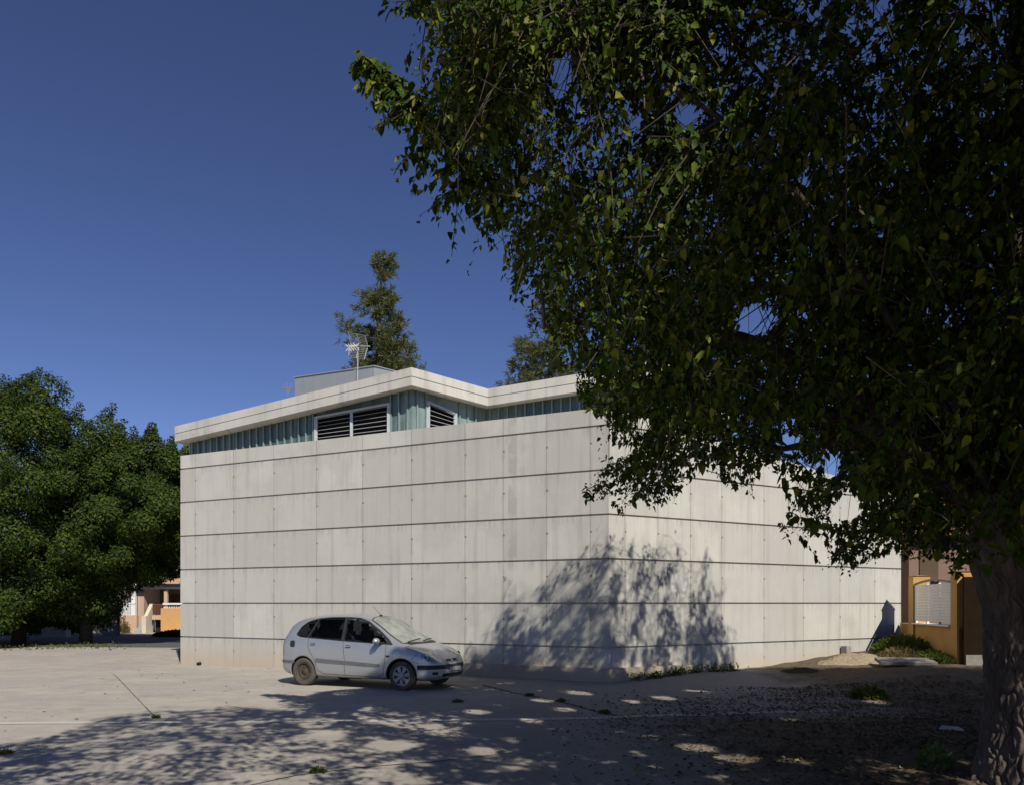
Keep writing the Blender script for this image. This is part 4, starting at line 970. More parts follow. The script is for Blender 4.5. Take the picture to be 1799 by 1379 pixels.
    # the long outer branch that reaches out to the left: a bowed stem dressed with short side shoots
    bc = [P(px, py, dd) for px, py, dd in ((900, 330, 8.2), (830, 275, 8.4), (770, 215, 8.5), (725, 172, 8.6), (690, 133, 8.6), (655, 110, 8.6), (634, 103, 8.6))]
    tw.tube(bc, [.022, .018, .014, .011, .008, .006, .004], 6); bcn = np.array([tuple(p) for p in bc]); tt = np.linspace(0, 6, 130) ; b2 = np.stack([np.interp(tt, np.arange(7), bcn[:, k]) for k in range(3)], 1)
    ln = np.interp(tt, [0, 2, 3.4, 4.5, 6], [.85, .70, .42, .26, .12]); ax = unit(bcn[-1] - bcn[2])
    d2 = unit(ax * .45 + rg.normal(size=b2.shape) * .55 + np.array([0.05, 0, -.40])); d2[:, 2] = np.minimum(d2[:, 2], .15)
    outw = np.concatenate([outw[ok], unit(d2 + [0, -.4, .6])]); ok = np.ones(len(outw), bool)
    base = np.concatenate([base, b2]); d = np.concatenate([d, d2]); SL = np.concatenate([SL, ln * rg.uniform(.6, 1.1, len(ln))]); sag = np.concatenate([sag, np.full(len(ln), .35)])
    for i in range(0, len(base), 3):
        b_ = base[i]; tw.tube([Vector(b_ + d[i] * SL[i] * t + np.array([0, 0, -sag[i] * SL[i] * t * t])) for t in (0, .5, 1)], [.007, .005, .003], 4, cap=False)
    tw.build("twig", M_twig, tr)
    NL = 21; ts = np.tile(np.linspace(.08, 1.0, NL), len(base)); ii = np.repeat(np.arange(len(base)), NL)
    ts = ts + rg.uniform(-.03, .03, len(ts)); pos = base[ii] + d[ii] * (SL[ii] * ts)[:, None] + np.array([0, 0, -1.0]) * (sag[ii] * SL[ii] * ts * ts)[:, None]
    sd = unit(np.cross(d[ii], np.array([0, 0, 1.0]))) * np.where(np.arange(len(ii)) % 2, 1, -1)[:, None]
    pos = pos + rg.normal(size=pos.shape) * .012
    ld = unit(sd * .6 + d[ii] * .35 + np.array([0, 0, -.65]) + rg.normal(size=pos.shape) * .48)
    nn = unit(outw[ok][ii] * .35 + np.array([0.2, -.50, .7]) + rg.normal(size=pos.shape) * .42)
    LL = .032 + .080 * rg.random(len(pos)) ** 1.4; LL *= np.where(ts > .85, .65, 1)
    LL = np.where(ii >= len(outw) - 130, LL * 1.35, LL)
    hx, hy = to_px(pos); hole = np.zeros(len(pos), bool)
    jit = .35 + 1.1 * vnoise(hx / 13 + 3, hy / 13 + 3, 12)
    for a_, b_, c_, e_ in HOLES: hole |= ((hx - a_) / (c_ * 1.12)) ** 2 + ((hy - b_) / (e_ * 1.12)) ** 2 < jit
    kp = ~(hole & (pos[:, 1] > 1)) & (lacy(pos) | (ii >= len(outw) - 130)) & ~sun_gap(pos) & (rg.random(len(pos)) < np.clip(SL[ii] / .5, .28, 1)); pos, ld, nn, LL = pos[kp], ld[kp], nn[kp], LL[kp]
    V, ix = leaves(pos, ld, nn, LL, LL * rg.uniform(.42, .80, len(pos)), rg.uniform(-.12, .42, len(pos)), rg.uniform(-.05, .40, len(pos)))
    print('leaves', len(pos)); np_mesh("crown", V, 4, ix, M_mul, tr)
    print("mulberry: clusters", len(C_), "shoots", len(base), "leaves", len(pos))
big_tree()

def clump_tree(name, label, cat, base, cen, rad, nclump, nleaf, lsize, m, seed, trunks, group=None, zmin=None, keep=None):
    rg = np.random.default_rng(seed); tr = thing(name, label, cat, base, group=group)
    tb = MB()
    for (x, y, z1, r0) in trunks:
        tb.tube([(x, y, -.1), (x + .05, y, .5), (x - .05, y + .1, z1 * .5), (x + (cen[0] - x) * .25, y + (cen[1] - y) * .25, z1), (cen[0] * .6 + x * .4, cen[1] * .6 + y * .4, z1 + 2.2)], [r0 * 1.25, r0, r0 * .85, r0 * .7, r0 * .4], 12)
    tb.build("trunk", M_limb, tr, smooth=True)
    cen = np.array(cen); rad = np.array(rad)
    q = unit(rg.normal(size=(nclump, 3))); rr = rg.uniform(.72, 1.0, (nclump, 1)); rr[rg.random(nclump) < .35] *= .55; c = cen + q * rad * rr
    if zmin is not None: c[:, 2] = np.maximum(c[:, 2], np.interp(c[:, 0], [-20, -18], [min(zmin, 1.5), zmin]) + rg.uniform(0, .8, nclump))
    ns = nclump // 3; a_ = rg.uniform(0, 6.28, ns); q_ = rg.uniform(.45, .95, ns)                  # drooping skirt
    sk = np.stack([cen[0] + rad[0] * q_ * np.cos(a_), cen[1] + rad[1] * q_ * np.sin(a_), 0 * a_], 1); sk[:, 2] = np.interp(sk[:, 0], [-20, -18], [min(zmin, 1.0), zmin]) + rg.uniform(.2, 2.0, ns)
    sk = sk[sk[:, 0] < -19.4]; c = np.vstack([c, sk]); nclump = len(c)
    cr_ = rg.uniform(.55, 1.25, nclump) * rad.mean() * .15
    tops = np.where(c[:, 2] > cen[2] + rad[2] * .35)[0]                     # upright leading shoots along the top
    for t_ in rg.choice(tops, min(34, len(tops)), replace=False):
        h0 = c[t_] + [0, 0, cr_[t_] * .7]; lx = rg.normal() * .12
        for k in range(4): c = np.vstack([c, h0 + [lx * k, 0, .22 * k]]); cr_ = np.append(cr_, .34 - .065 * k)
    nclump = len(c); wts = cr_ ** 2; ii = rg.choice(nclump, nleaf, p=wts / wts.sum()); u = unit(rg.normal(size=(nleaf, 3)) + unit(c[ii] - cen) * .55)
    p = c[ii] + u * (cr_[ii] * np.clip(rg.normal(.93, .13, nleaf), .3, 1.2))[:, None] * np.array([1, 1, .85])
    if keep is not None:
        k = keep(p); p, u, ii = p[k], u[k], ii[k]
    nn = unit(u + np.array([0, 0, .25]) + rg.normal(size=p.shape) * .26); d = unit(np.cross(nn, rg.normal(size=p.shape)) + u * .35)
    LL = rg.uniform(.7, 1.3, len(p)) * lsize
    V, ix = leaves(p, d, nn, LL, LL * .5, .15, .1)
    np_mesh("crown", V, 4, ix, m, tr); return tr
clump_tree("laurel_fig_tree", "tall dense dark green tree at the left edge with bumpy crown", "tree", (-22.3, 36, 0), (-22.6, 35.6, 5.9), (6.4, 5.6, 5.7), 320, 330000, .125, M_fic, 5, [(-24.0, 36, 2.6, .3), (-22.3, 36, 2.6, .28)], zmin=.9)
clump_tree("laurel_fig_tree", "lower dense green tree between the tall tree and the concrete wall", "tree", (-19.6, 36.6, 0), (-16.7, 36.0, 5.6), (4.7, 3.9, 3.6), 220, 235000, .12, M_fic, 9, [(-19.6, 36.6, 2.8, .27)], zmin=3.05)

def pine(label, bx, by, prof, seed, lean=0.0, dens=1.0):     # prof: (height, radius) from the bottom up
    rg = np.random.default_rng(seed); tr = thing("pine_tree", label, "tree", (bx, by, 0)); hz = [q[0] for q in prof]; hr = [q[1] for q in prof]; ztop = hz[-1]
    tb = MB(); axx = lambda z: bx + lean * math.sin(z * .8) * .12
    tb.tube([(axx(z), by, z) for z in np.linspace(-.1, ztop - .1, 14)], list(np.linspace(.26, .04, 14)), 9)
    pts, dirs = [], []; z = hz[0]
    while z < ztop - .05:
        w0 = float(np.interp(z, hz, hr)); nb = 1 if w0 < .25 else rg.integers(3, 6)
        for k in range(nb):
            w = w0 * rg.uniform(.55, 1.12); a = rg.uniform(0, 6.28); e = Vector((axx(z) + w * math.cos(a), by + w * math.sin(a), z + w * rg.uniform(-.05, .5)))
            s = Vector((axx(z), by, z)); m_ = s.lerp(e, .5) + Vector((0, 0, -.10 * w)); tb.tube([s, m_, e], [.03, .018, .008], 5, cap=False); L = (e - s).length
            if w0 < .25 and rg.random() < .6: continue
            for _ in range(int((3 + 13 * L) * dens)):
                t = rg.uniform(.45, 1.03) if w0 > .5 else rg.uniform(.3, 1.0); p = (s.lerp(m_, t * 2) if t < .5 else m_.lerp(e, t * 2 - 1)); pts.append(np.array(p) + rg.normal(size=3) * (.07 + .05 * L)); dirs.append(np.array((e - s).normalized()) * .5)
        z += rg.uniform(.16, .30)
    tb.build("trunk", M_twig, tr, smooth=True)
    p = np.repeat(np.array(pts), 16, 0); dd = np.repeat(np.array(dirs), 16, 0)
    d = unit(dd + rg.normal(size=p.shape) * .5 + np.array([0, 0, .35])); p = p + rg.normal(size=p.shape) * .03
    LL = rg.uniform(.14, .34, len(p)); V, ix = leaves(p, d, unit(rg.normal(size=p.shape)), LL, LL * .09 + .008, .1, .15)
    np_mesh("crown", V, 4, ix, M_pine, tr); print("pine", len(p)); return tr
def pz(*rows, d=36): return [(ZZ(y, d), r * d / F) for y, r in rows]
pine("pine with a bare-necked tufted top rising behind the roof aerial", PX(668, 36), 36, pz((760, 62), (650, 64), (605, 62), (575, 46), (555, 46), (530, 32), (518, 24), (512, 5), (490, 5), (486, 15), (470, 22), (455, 15), (446, 5)), 21, 1.0, .85)
pine("pine behind the building half hidden by the big tree", PX(965, 35), 35, pz((740, 70), (655, 74), (610, 62), (560, 40), (530, 20), (505, 8), d=35), 33, -.6, .6)

# ------------------------------------------------------------------ right-hand side: garden wall, house, earth bank
M_orange = mat("orange_render", (.62, .34, .11), .9, noise=2.2, col2=(.52, .28, .09), bump=(50, .3, .01))
M_white = mat("white_paint", (.84, .82, .78), .6, noise=5, col2=(.76, .74, .70))
M_pink = mat("shaded_pink_render", (.24, .155, .11), .9, noise=3, col2=(.19, .125, .09))  # the shade on the house wall is put into this darkened pink
M_tile = mat("clay_tile", (.36, .16, .09), .9, noise=8, col2=(.25, .11, .07))
wA, wB = np.array([11.62, 23.05]), np.array([11.08, 19.75]); wd = (wB - wA) / np.linalg.norm(wB - wA); wn = np.array([wd[1], -wd[0]])   # visible face looks to -x
if wn[0] > 0: wn = -wn
gw = thing("garden_wall", "orange rendered garden wall with piers and white slatted screen", "wall", (wA[0], wA[1], 0))
def wp(s, o, z): q = wA + wd * s + wn * o; return Vector((q[0], q[1], z))
WL = float(np.linalg.norm(wB - wA)); zs = ZZ(1098, 21.5)
body = MB(); body.prism([wp(-1.25, .0, -.3), wp(WL, .0, -.3), wp(WL, -.22, -.3), wp(-1.25, -.22, -.3)], (0, 0, zs + .3)); body.build("wall_base", M_orange, gw)
def pier(s0, s1, ztop, cap):
    mb = MB(); mb.prism([wp(s0, .05, -.3), wp(s1, .05, -.3), wp(s1, -.40, -.3), wp(s0, -.40, -.3)], (0, 0, ztop + .3))
    p = mb.build("pier", M_orange, gw)
    c = MB(); a = [wp(s0 - .03, .08, ztop + .002), wp(s1 + .03, .08, ztop + .002), wp(s1 + .03, -.43, ztop + .002), wp(s0 - .03, -.43, ztop + .002)]; mid = sum(a, Vector()) / 4 + Vector((0, 0, cap))
    c.add(a + [mid], [(0, 1, 4), (1, 2, 4), (2, 3, 4), (3, 0, 4), (3, 2, 1, 0)]); c.build("pier_cap", M_orange, p)
pier(-.30, .12, 2.64, .02); pier(WL - .42, WL, 2.64, .02)
sc = MB(); s0, s1 = .14, WL - .44; z0, z1 = zs + .14, 2.34
for s in np.linspace(s0 + .03, s1 - .03, 4): sc.bar(wp(s, -.02, zs + .02), wp(s, -.02, z1 + .06 * math.sin(math.pi * (s - s0) / (s1 - s0))), .05, .05)
scr = sc.build("screen", M_white, gw)
k = 0
while True:
    z = z0 + k * .078
    if z > z1: break
    sl = MB(); sl.bar(wp(s0, .0, z), wp(s1, .0, z), .035, .070); sl.build("slat", M_white, scr); k += 1
sl = MB(); sl.prism([wp(s0 - .02, .10, zs + .002), wp(s1 + .02, .10, zs + .002), wp(s1 + .02, -.25, zs + .002), wp(s0 - .02, -.25, zs + .002)], (0, 0, .035)); sl.build("sill", M_white, gw)
ar = MB()
vs = [wp(s0, .01, z1 + .04)] + [wp(s0 + (s1 - s0) * t, .01, z1 + .05 + .09 * math.sin(math.pi * t)) for t in np.linspace(0, 1, 12)]
for a, b in zip(vs[1:-1], vs[2:]): ar.bar(a, b, .05, .05)
ar.build("top_rail", mat("grey_rail", (.22, .20, .19), .7), scr)
# gateway beyond the near pier
gt = thing("garden_gate", "gate with pale slats and a jamb darkened for tree shade beside the orange wall and trunk", "gate", (11.6, 19.6, .3))
MB().prism([(11.10, 19.58, .2), (11.55, 20.6, .2), (12.05, 20.6, .2), (11.74, 19.58, .2)], (0, 0, 2.3)).build("jamb", mat("tree_shade_render", (.022, .014, .008), .95, spec=.02, noise=4, col2=(.015, .01, .006)), gt)  # jamb colour taken nearly to black to hold the tree's shade
gl = MB()
for k in range(10): gl.bar((11.85 + .11 * k, 20.62, .75), (11.85 + .11 * k, 20.62, 2.15), .06, .03)
gl.bar((11.8, 20.64, .75), (13.0, 20.64, .75), .05, .06); gl.bar((11.8, 20.64, 2.15), (13.0, 20.64, 2.15), .05, .06); gl.build("leaf", M_white, gt)
MB().prism([(11.14, 19.55, .1), (13.2, 19.2, .1), (13.4, 20.5, .1), (11.45, 20.5, .1)], (0, 0, .48)).build("step", mat("step_concrete", (.30, .27, .23), .9, noise=8, col2=(.22, .2, .17)), gt)
# house behind the garden wall
rh = thing("rendered_house", "shade-darkened pink house with clay tiled roof behind the orange garden wall", "house", (16, 29, 0))
x0, x1, y0, y1 = 13.2, 22.0, 26.5, 34.0
def wallbox(mb, x0, x1, y0, y1, z0, z1): mb.prism([(x0, y0, z0), (x1, y0, z0), (x1, y1, z0), (x0, y1, z0)], (0, 0, z1 - z0))
w_ = MB(); wallbox(w_, x0, x1, y0, y1, -.2, 4.0); w_.build("wall", M_pink, rh)
def gable(name, x0, x1, y0, y1, ze, zr, ov, m, parent, rows=26, axis='x'):
    mb = MB(); n = rows
    ym = (y0 + y1) / 2
    for sgn, ya in ((-1, y0 - ov), (1, y1 + ov)):
        for k in range(n):
            f0, f1 = k / n, (k + 1) / n; yA, yB = ya + (ym - ya) * f0, ya + (ym - ya) * f1; zA, zB = ze + (zr - ze) * f0, ze + (zr - ze) * f1
            mb.prism([(x0 - ov, yA, zA + .05), (x1 + ov, yA, zA + .05), (x1 + ov, yB, zB + .02), (x0 - ov, yB, zB + .02)], (0, 0, .05))
    mb.prism([(x0, y0, ze), (x0, ym, zr - .05), (x0, y1, ze)], (x1 - x0, 0, 0))
    return mb.build(name, m, parent)
gable("roof", x0, x1, y0, y1, 4.02, 6.3, .45, M_tile, rh)
wn_ = MB(); wn_.box((13.85, 26.49, 3.2), (.62, .06, 1.1)); wf = wn_.build("window", mat("dark_shutter", (.10, .065, .035), .8), rh)
MB().box((13.85, 26.45, 2.62), (.72, .12, .06)).build("sill", M_white, wf)
# spoil heap, slab and block by the concrete wall
rg = np.random.default_rng(44)
def heap(name, label, cat, cx_, cy_, rx, ry, h, m, seed, kind=None, n=46):
    rr = np.random.default_rng(seed); V = []; Fc = []
    for i in range(n):
        for j in range(n):
            a, b = -1.15 + 2.3 * i / (n - 1), -1.15 + 2.3 * j / (n - 1); q = a * a + b * b
            x, y = cx_ + a * rx, cy_ + b * ry
            z = h * math.exp(-q * 1.9) * (1 + .22 * math.sin(a * 5 + seed) * math.sin(b * 6)) + rr.normal() * .018 * (q < 1) - .05 * max(0, q - .7)
            V.append((x, y, gz(x, y) + z - .015))
    for i in range(n - 1):
        for j in range(n - 1): k = i * n + j; Fc.append((k, k + n, k + n + 1, k + 1))
    return tag(MB().add(V, Fc).build(name, m, smooth=True), label, cat, kind=kind)
M_grav = mat("sandy_rubble", (.40, .31, .20), .95, noise=14, col2=(.24, .19, .13), bump=(40, .8, .03))
M_soil = mat("dark_soil", (.14, .105, .065), .95, noise=10, col2=(.07, .055, .035), bump=(30, .8, .04))
heap("rubble_heap", "low tan heap of sandy rubble at the foot of the concrete wall", "rubble heap", 9.15, 21.2, 1.0, .55, .24, M_grav, 3)
heap("soil_heap", "dark low heap of soil and dry weeds beside the orange wall", "soil heap", 10.45, 21.3, .75, .6, .28, M_soil, 8)
heap("soil_heap", "small dark patch of soil on the sunny paving edge", "soil heap", 7.3, 20.2, .5, .28, .10, M_soil, 5)
slab = MB(); Ms = Matrix.Rotation(R(-12), 3, 'Z') @ Matrix.Rotation(R(6), 3, 'X'); slab.box((9.9, 20.05, gz(9.9, 20.05) + .10), (1.3, .7, .08), Ms)
tag(slab.build("concrete_slab", mat("broken_slab", (.26, .235, .20), .95, noise=9, col2=(.17, .15, .13))), "broken grey slab lying tilted before the soil heap", "slab")
bq = Cp + uR * along(1479, Cp, Rp) + nR * .14
tag(MB().box((bq[0], bq[1], .37), (.22, .20, .50), rz=math.atan2(uR[1], uR[0]), taper=.94).build("concrete_post_stub", mat("stub_concrete", (.36, .33, .29), .9, noise=9, col2=(.26, .24, .21))), "short grey concrete stub against the right-hand concrete wall", "post stub")

# weeds
M_weed = leaf_mat("weed_leaf", (.05, .075, .018), (.085, .11, .025), (.13, .14, .04), trans=.3, rough=.6)
M_dry = leaf_mat("dry_weed", (.13, .105, .05), (.19, .15, .075), (.26, .21, .11), trans=.2, rough=.8)
def weed(name, label, cx_, cy_, rx, ry, h, n, m, seed, ls=.14, wdt=.18, cat="weeds", group=None, kind=None):
    rr = np.random.default_rng(seed); a = rr.uniform(0, 6.28, n); q = np.sqrt(rr.random(n)); x = cx_ + rx * q * np.cos(a); y = cy_ + ry * q * np.sin(a)
    hh = h * (1 - q ** 2 * .8) * rr.uniform(.05, 1, n); p = np.stack([x, y, ground_z(x, y) + hh], 1)
    d = unit(np.stack([np.cos(a) * .5, np.sin(a) * .5, 0 * a + .75], 1) + rr.normal(size=(n, 3)) * .4); LL = rr.uniform(.6, 1.3, n) * ls
    V, ix = leaves(p, d, unit(rr.normal(size=(n, 3)) + [0, 0, .4]), LL, LL * wdt, .15, .2)
    return tag(np_mesh(name, V, 4, ix, m), label, cat, group, kind)
weed("weed_clump", "tall green weeds against the foot of the orange wall", 10.95, 22.2, .70, 1.0, .52, 4200, M_weed, 1, .20, .16)
weed("weed_clump", "green weeds under the pier end of the orange wall", 10.8, 20.5, .30, .75, .26, 1300, M_weed, 2, .18, .16)
weed("weed_clump", "dry straw weeds on the soil heap", 10.35, 21.1, .65, .55, .32, 1600, M_dry, 3, .16, .09)
weed("weed_clump", "dark low weed on the shaded earth in front of the slab", 6.8, 15.2, .3, .3, .25, 500, M_weed, 4, .12, .3)
weed("seedling", "small pale leafed seedling in front of the trunk", PX(1640, 8.6), 8.6, .17, .15, .30, 130, leaf_mat("seedling_leaf", (.06, .10, .03), (.10, .15, .05), (.16, .2, .08), .3), 6, .085, .6, "plant")
for i, (px, py, s) in enumerate(((274, 1261, .07), (930, 1222, .16), (985, 1232, .15), (1062, 1252, .14), (804, 1233, .16), (560, 1357, .13), (8, 1325, .14))):
    gx, gy = gp(px, py); lab = ("tiny weed at the end of the pavement joint", "weed tuft in the crack near the car", "weed tuft midway along the dark crack", "weed tuft at the kerb end of the crack", "green weed tuft on the paving below the car nose", "weed tuft on the foreground crack", "dark weed tuft at the left edge of the paving")[i]
    weed("weed_tuft", lab, gx, gy, s * .6, s * .4, .05, 150, M_weed, 60 + i, .05, .3, group="weeds in the paving")
# weeds along the wall foot
def foot_weeds():
    rr = np.random.default_rng(77); n = 700; s = rr.uniform(.6, 3.9, n) + rr.normal(size=n) * .15; s = np.where(rr.random(n) < .5, np.round(s * 1.6) / 1.6 + rr.normal(size=n) * .08, s)
    q = Cp[None] + uR[None] * s[:, None] + nR[None] * (.17 + rr.random(n) * .2)[:, None]; p = np.stack([q[:, 0], q[:, 1], ground_z(q[:, 0], q[:, 1]) + rr.random(n) ** 2 * .16], 1)
    LL = rr.uniform(.06, .15, n); V, ix = leaves(p, unit(rr.normal(size=(n, 3)) * .6 + [0, 0, .6]), unit(rr.normal(size=(n, 3))), LL, LL * .25)
    tag(np_mesh("weeds", V, 4, ix, M_weed), "low weeds along the foot of the right-hand concrete wall", "weeds", kind="stuff")
foot_weeds()
# fallen leaves
def litter():
    rr = np.random.default_rng(5); n = 60000; x = rr.uniform(-1.5, 9.5, n); y = rr.uniform(5.5, 17.5, n)
    cl = .5 + .5 * np.sin(x * 1.9 + 2 * np.sin(y * 1.1)) * np.sin(y * 2.3 + x * .7); w = sstep(x, 0, 4.6) * (1 - sstep(y, 12.5, 17.5) * sstep(6.5 - x, 0, 3)) * (.25 + .75 * cl)
    k = rr.random(n) < w; x, y = x[k], y[k]; n = len(x); p = np.stack([x, y, ground_z(x, y) + .008 + rr.random(n) * .02], 1)
    a = rr.uniform(0, 6.28, n); d = np.stack([np.cos(a), np.sin(a), rr.normal(size=n) * .25], 1); LL = .018 + .06 * rr.random(n) ** 2
    V, ix = leaves(p, d, unit(rr.normal(size=(n, 3)) * .35 + [0, 0, 1]), LL, LL * .65, .25, .05)
    tag(np_mesh("leaf_litter", V, 4, ix, leaf_mat("fallen_leaf", (.055, .042, .027), (.12, .095, .06), (.26, .21, .12), .1, .8)), "brown fallen leaves strewn over the shaded earth", "leaf litter", kind="stuff")
litter()
def debris():
    rr = np.random.default_rng(15); n = 420; x = rr.uniform(-11, 3, n); y = rr.uniform(6.5, 24, n); k = ((x - Cp[0]) * nL[0] + (y - Cp[1]) * nL[1] > .25); x, y = x[k], y[k]; n = len(x)
    p = np.stack([x, y, ground_z(x, y) + .006], 1); a = rr.uniform(0, 6.28, n); LL = .015 + .06 * rr.random(n) ** 3
    V, ix = leaves(p, np.stack([np.cos(a), np.sin(a), .1 * rr.normal(size=n)], 1), unit(rr.normal(size=(n, 3)) * .3 + [0, 0, 1]), LL, LL * .6, .25, 0)
    tag(np_mesh("grit", V, 4, ix, mat("grit_brown", (.10, .085, .065), .95, noise=3, col2=(.22, .19, .15))), "scattered grit and leaf bits on the pale plaza", "grit", kind="stuff")
debris()
tag(MB().prism([(6.05, 11.3, gz(6.05, 11.3) + .01), (6.4, 11.25, gz(6.4, 11.3) + .01), (6.42, 11.45, gz(6.4, 11.45) + .04), (6.2, 11.5, gz(6.2, 11.5) + .06)], (0, 0, .02)).build("scrap_bag", mat("pale_plastic", (.42, .46, .50), .5, noise=9, col2=(.3, .33, .36))), "pale crumpled scrap of plastic lying by the trunk", "litter")

# ------------------------------------------------------------------ left-hand side: houses, yard walls, bench
HD = 50.0
def hp(px, d=HD): return PX(px, d)
lh = thing("rendered_house", "cream and salmon house with white porch column and steps beyond the trees", "house", (hp(245), HD + 3, 0))
M_salmon = mat("salmon_render", (.62, .42, .29), .9, noise=2, col2=(.54, .36, .25)); M_cream = mat("cream_render", (.66, .58, .44), .9, noise=2, col2=(.58, .50, .38))
M_brown = mat("brown_door", (.12, .055, .025), .6); M_olive = mat("olive_porch_wall", (.30, .24, .13), .9)
zf = ZZ(1080, HD)
def hbox(name, m, px0, px1, y0, y1, z0, z1, parent=lh, d=HD):
    mb = MB(); wallbox(mb, hp(px0, d), hp(px1, d), y0, y1, z0, z1); return mb.build(name, m, parent)
hbox("wall", M_salmon, 203, 240, HD, HD + 7, -.2, zf)                                     # base under the white porch
hbox("porch_wall", M_cream, 200, 238, HD + 2.0, HD + 6.9, zf + .002, 3.0)
hbox("pier", mat("pink_pier", (.50, .34, .26), .9), 238, 249, HD + .3, HD + 7, -.2, 2.75)
hbox("column", M_white, 230, 237, HD + .05, HD + .3, zf + .004, ZZ(1033, HD))
hbox("pediment", M_cream, 205, 251, HD - .15, HD + 6.8, ZZ(1033, HD) + .003, ZZ(1023, HD))
bal = MB()
for px in np.arange(196, 236, 2.6): bal.box((hp(px), HD + .06, zf + .36), (.05, .06, .72))
bal.bar((hp(194), HD + .06, zf + .75), (hp(237), HD + .06, zf + .75), .10, .07); bal.build("balustrade", M_white, lh)
st = MB(); 
for k in range(7): st.prism([(hp(243.5), HD - .6 + .28 * k, -.1), (hp(255), HD - .6 + .28 * k, -.1), (hp(255), HD - .33 + .28 * k, -.1), (hp(243.5), HD - .33 + .28 * k, -.1)], (0, 0, .1 + .165 * (k + 1)))
st.build("steps", mat("grey_step", (.36, .37, .37), .9), lh)
sg = MB(); sg.prism([(hp(256), HD - .3, -.1), (hp(256), HD - .3, 1.0), (hp(256), HD + .55, ZZ(1060, HD)), (hp(256), HD + .55, -.1)], (.22, 0, 0)); sg.prism([(hp(255.5), HD - .52, -.1), (hp(263), HD - .52, -.1), (hp(263), HD - .305, -.1), (hp(255.5), HD - .305, -.1)], (0, 0, 1.15)); sg.build("stair_wall", M_cream, lh)
hbox("rear_wall", M_olive, 249.5, 330, HD + 2.6, HD + 7, zf + .002, 2.72)
hbox("door", M_brown, 271, 287, HD + 2.5, HD + 2.59, zf + .02, ZZ(1044, HD))
hbox("porch_floor", M_salmon, 265.5, 296, HD + .1, HD + 2.5, zf - .28, zf)
gv = hbox("garage_opening", M_dark, 266, 294, HD + .6, HD + 6.5, -.1, zf - .285)
hbox("lintel", M_white, 249.3, 330, HD - .12, HD + .35, ZZ(1034, HD), ZZ(1029.5, HD))
hbox("porch_post", M_salmon, 288, 293.5, HD + .0, HD + .2, zf + .003, ZZ(1034, HD) - .003)
rl = MB()
for px in np.arange(267, 293, 2.5): rl.box((hp(px), HD + .15, zf + .33), (.03, .04, .62))
rl.bar((hp(265.5), HD + .15, zf + .66), (hp(296), HD + .15, zf + .66), .08, .06); rl.build("railing", mat("brown_railing", (.20, .09, .055), .6), lh)
hbox("gate_post", M_white, 294.5, 297.5, HD - .9, HD - .65, -.1, 1.45)
gable("roof", hp(252), hp(345), HD - .2, HD + 7, 3.0, 5.0, .25, mat("salmon_tile", (.50, .33, .22), .9, noise=6, col2=(.40, .25, .17)), lh, rows=14)
ow = thing("yard_wall", "short orange yard wall with white top rail at the corner of the concrete wall", "wall", (hp(308), HD - 1.2, 0))
hbox("panel", mat("bright_orange_render", (.66, .36, .14), .9, noise=3, col2=(.58, .31, .12)), 298.5, 345, HD - 1.3, HD - 1.05, -.1, ZZ(1067.5, HD), parent=ow)
hbox("cap", M_white, 302, 345, HD - 1.32, HD - 1.03, ZZ(1061.5, HD), ZZ(1058.5, HD), parent=ow)
rl = MB()
for px in np.arange(303, 345, 3): rl.box((hp(px), HD - 1.18, (ZZ(1067.5, HD) + ZZ(1061.5, HD)) / 2), (.05, .05, ZZ(1061.5, HD) - ZZ(1067.5, HD)))
rl.build("baluster", M_white, ow)
# yard gate on a low wall, left of the house
yg = thing("yard_gate", "dark iron yard gate on a low wall in the tree shade", "gate", (hp(190, 46), 46, 0))
hbox("wall_base", mat("grey_yard_wall", (.20, .21, .22), .9), 174, 207, 46, 46.25, -.1, .62, parent=yg, d=46)
ib = MB()
for px in np.arange(175, 207, 1.5): ib.box((hp(px, 46), 46.12, 1.08), (.025, .025, .92))
ib.bar((hp(174.5, 46), 46.12, 1.5), (hp(207, 46), 46.12, 1.5), .05, .05); ib.bar((hp(174.5, 46), 46.12, .70), (hp(207, 46), 46.12, .70), .05, .05); ib.box((hp(206.3, 46), 46.12, .8), (.12, .12, 1.7)); ib.build("bars", mat("dark_iron", (.03, .03, .03), .6), yg)
# neighbours under the trees
nh = thing("rendered_house", "pale pink house glimpsed between trunks under the left tree", "house", (-33, 60, 0))
w_ = MB(); wallbox(w_, -46, -29.8, 57, 66, -.2, 4.2); w_.build("wall", M_salmon, nh); gable("roof", -46, -29.8, 57, 66, 4.21, 6.6, .3, M_tile, nh, rows=12)
nw = thing("boundary_wall", "dark low boundary wall in the shade under the left trees", "wall", (-28, 50, 0))
w_ = MB(); wallbox(w_, -46, hp(100, 50), 49.9, 50.15, -.1, ZZ(1089, 50)); w_.build("wall", mat("dark_brick", (.06, .035, .025), .9, noise=5, col2=(.04, .025, .02)), nw)
fn = thing("railing_fence", "dark iron railing fence in shade beside the yard gate", "fence", (hp(130, 50), 50, 0))
w_ = MB(); wallbox(w_, hp(100.5, 50), hp(172, 50), 49.95, 50.15, -.1, .75); w_.build("base", mat("shaded_render", (.16, .16, .155), .9), fn)
ib = MB()
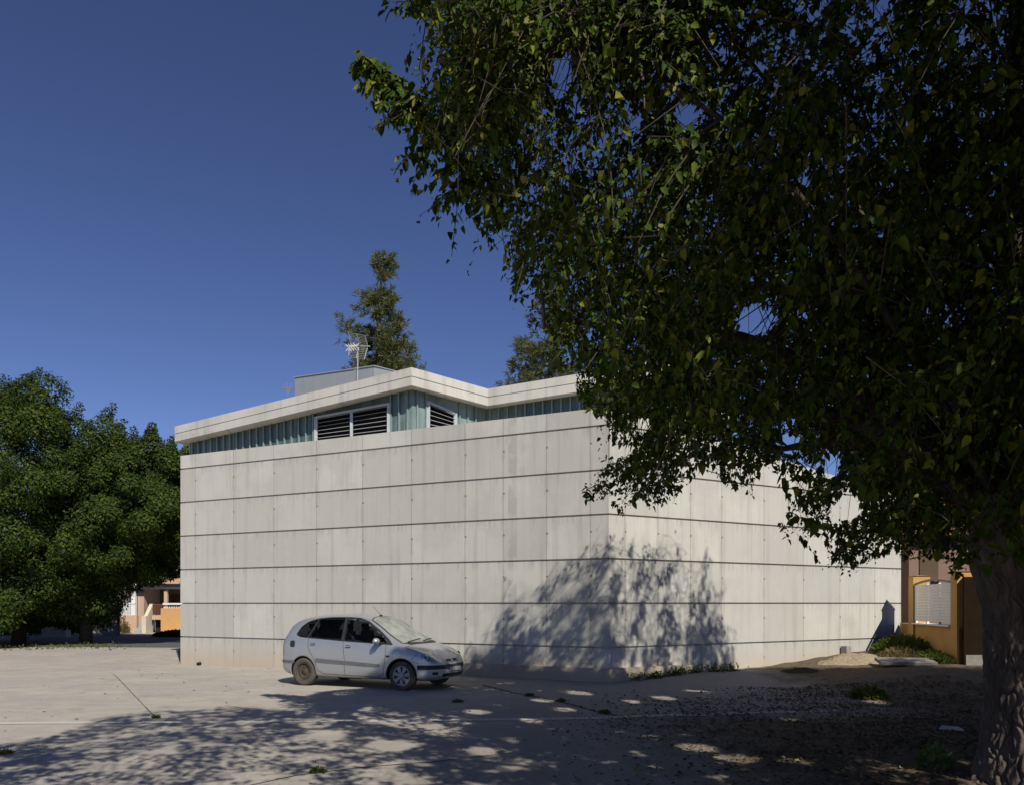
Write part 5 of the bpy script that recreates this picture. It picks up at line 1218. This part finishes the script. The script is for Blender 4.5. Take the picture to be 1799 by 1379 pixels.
for px in np.arange(102, 172, 2.2): ib.box((hp(px, 50), 50.05, 1.15), (.03, .03, .8))
ib.bar((hp(101, 50), 50.05, 1.5), (hp(172, 50), 50.05, 1.5), .05, .05); ib.build("bars", mat("dark_iron_bars", (.03, .03, .03), .6), fn)
mh = thing("rendered_house", "grey shaded house behind the railing fence", "house", (-24, 60, 0))
w_ = MB(); wallbox(w_, -29.6, -22.2, 56, 64, -.2, 4.0); w_.build("wall", mat("dull_render", (.22, .20, .17), .9, noise=3, col2=(.16, .15, .13)), mh); gable("roof", -29.6, -22.2, 56, 64, 4.01, 6.0, .3, M_tile, mh, rows=10)
bn = MB(); bn.box((hp(93.5, 43), 43.3, .27), (1.30, .5, .56)); tag(bn.build("stone_bench", mat("pale_stone", (.42, .40, .36), .9, noise=5, col2=(.33, .31, .28))), "pale block bench in the shade under the left trees", "bench")
weed("shrub", "low hedge of dark shrubs at the foot of the orange yard wall", hp(312, 44), 44.0, 1.3, .5, .30, 2000, M_fic, 81, .2, .5, "shrub")
weed("dry_shrub", "brown dry shrub in front of the salmon porch base", hp(219), HD - .4, .45, .3, 1.0, 500, M_dry, 82, .22, .2, "shrub")
weed("shrub", "dark shrub mass behind the stone bench in shade", hp(40, 47), 47.5, 3.5, .8, 1.1, 5000, M_fic, 83, .22, .5, "shrub")
def verge():
    rr = np.random.default_rng(91); n = 1500; x = -24.5 + 9 * rr.random(n) ** 1.6; y = 33.0 + rr.normal(size=n) * .9 + .5 * np.sin(x * 1.7) + .25 * np.sin(x * 2); k = rr.random(n) < .35 + .65 * (np.sin(x * 1.3) > .2); x, y = x[k], y[k]; n = len(x)
    p = np.stack([x, y, ground_z(x, y) + rr.random(n) * .1], 1); LL = rr.uniform(.06, .18, n); V, ix = leaves(p, unit(rr.normal(size=(n, 3)) * .6 + [0, 0, .5]), unit(rr.normal(size=(n, 3))), LL, LL * .3)
    tag(np_mesh("grass", V, 4, ix, M_weed), "ragged grass verge at the edge of the left tree shade", "grass", kind="stuff")
verge()
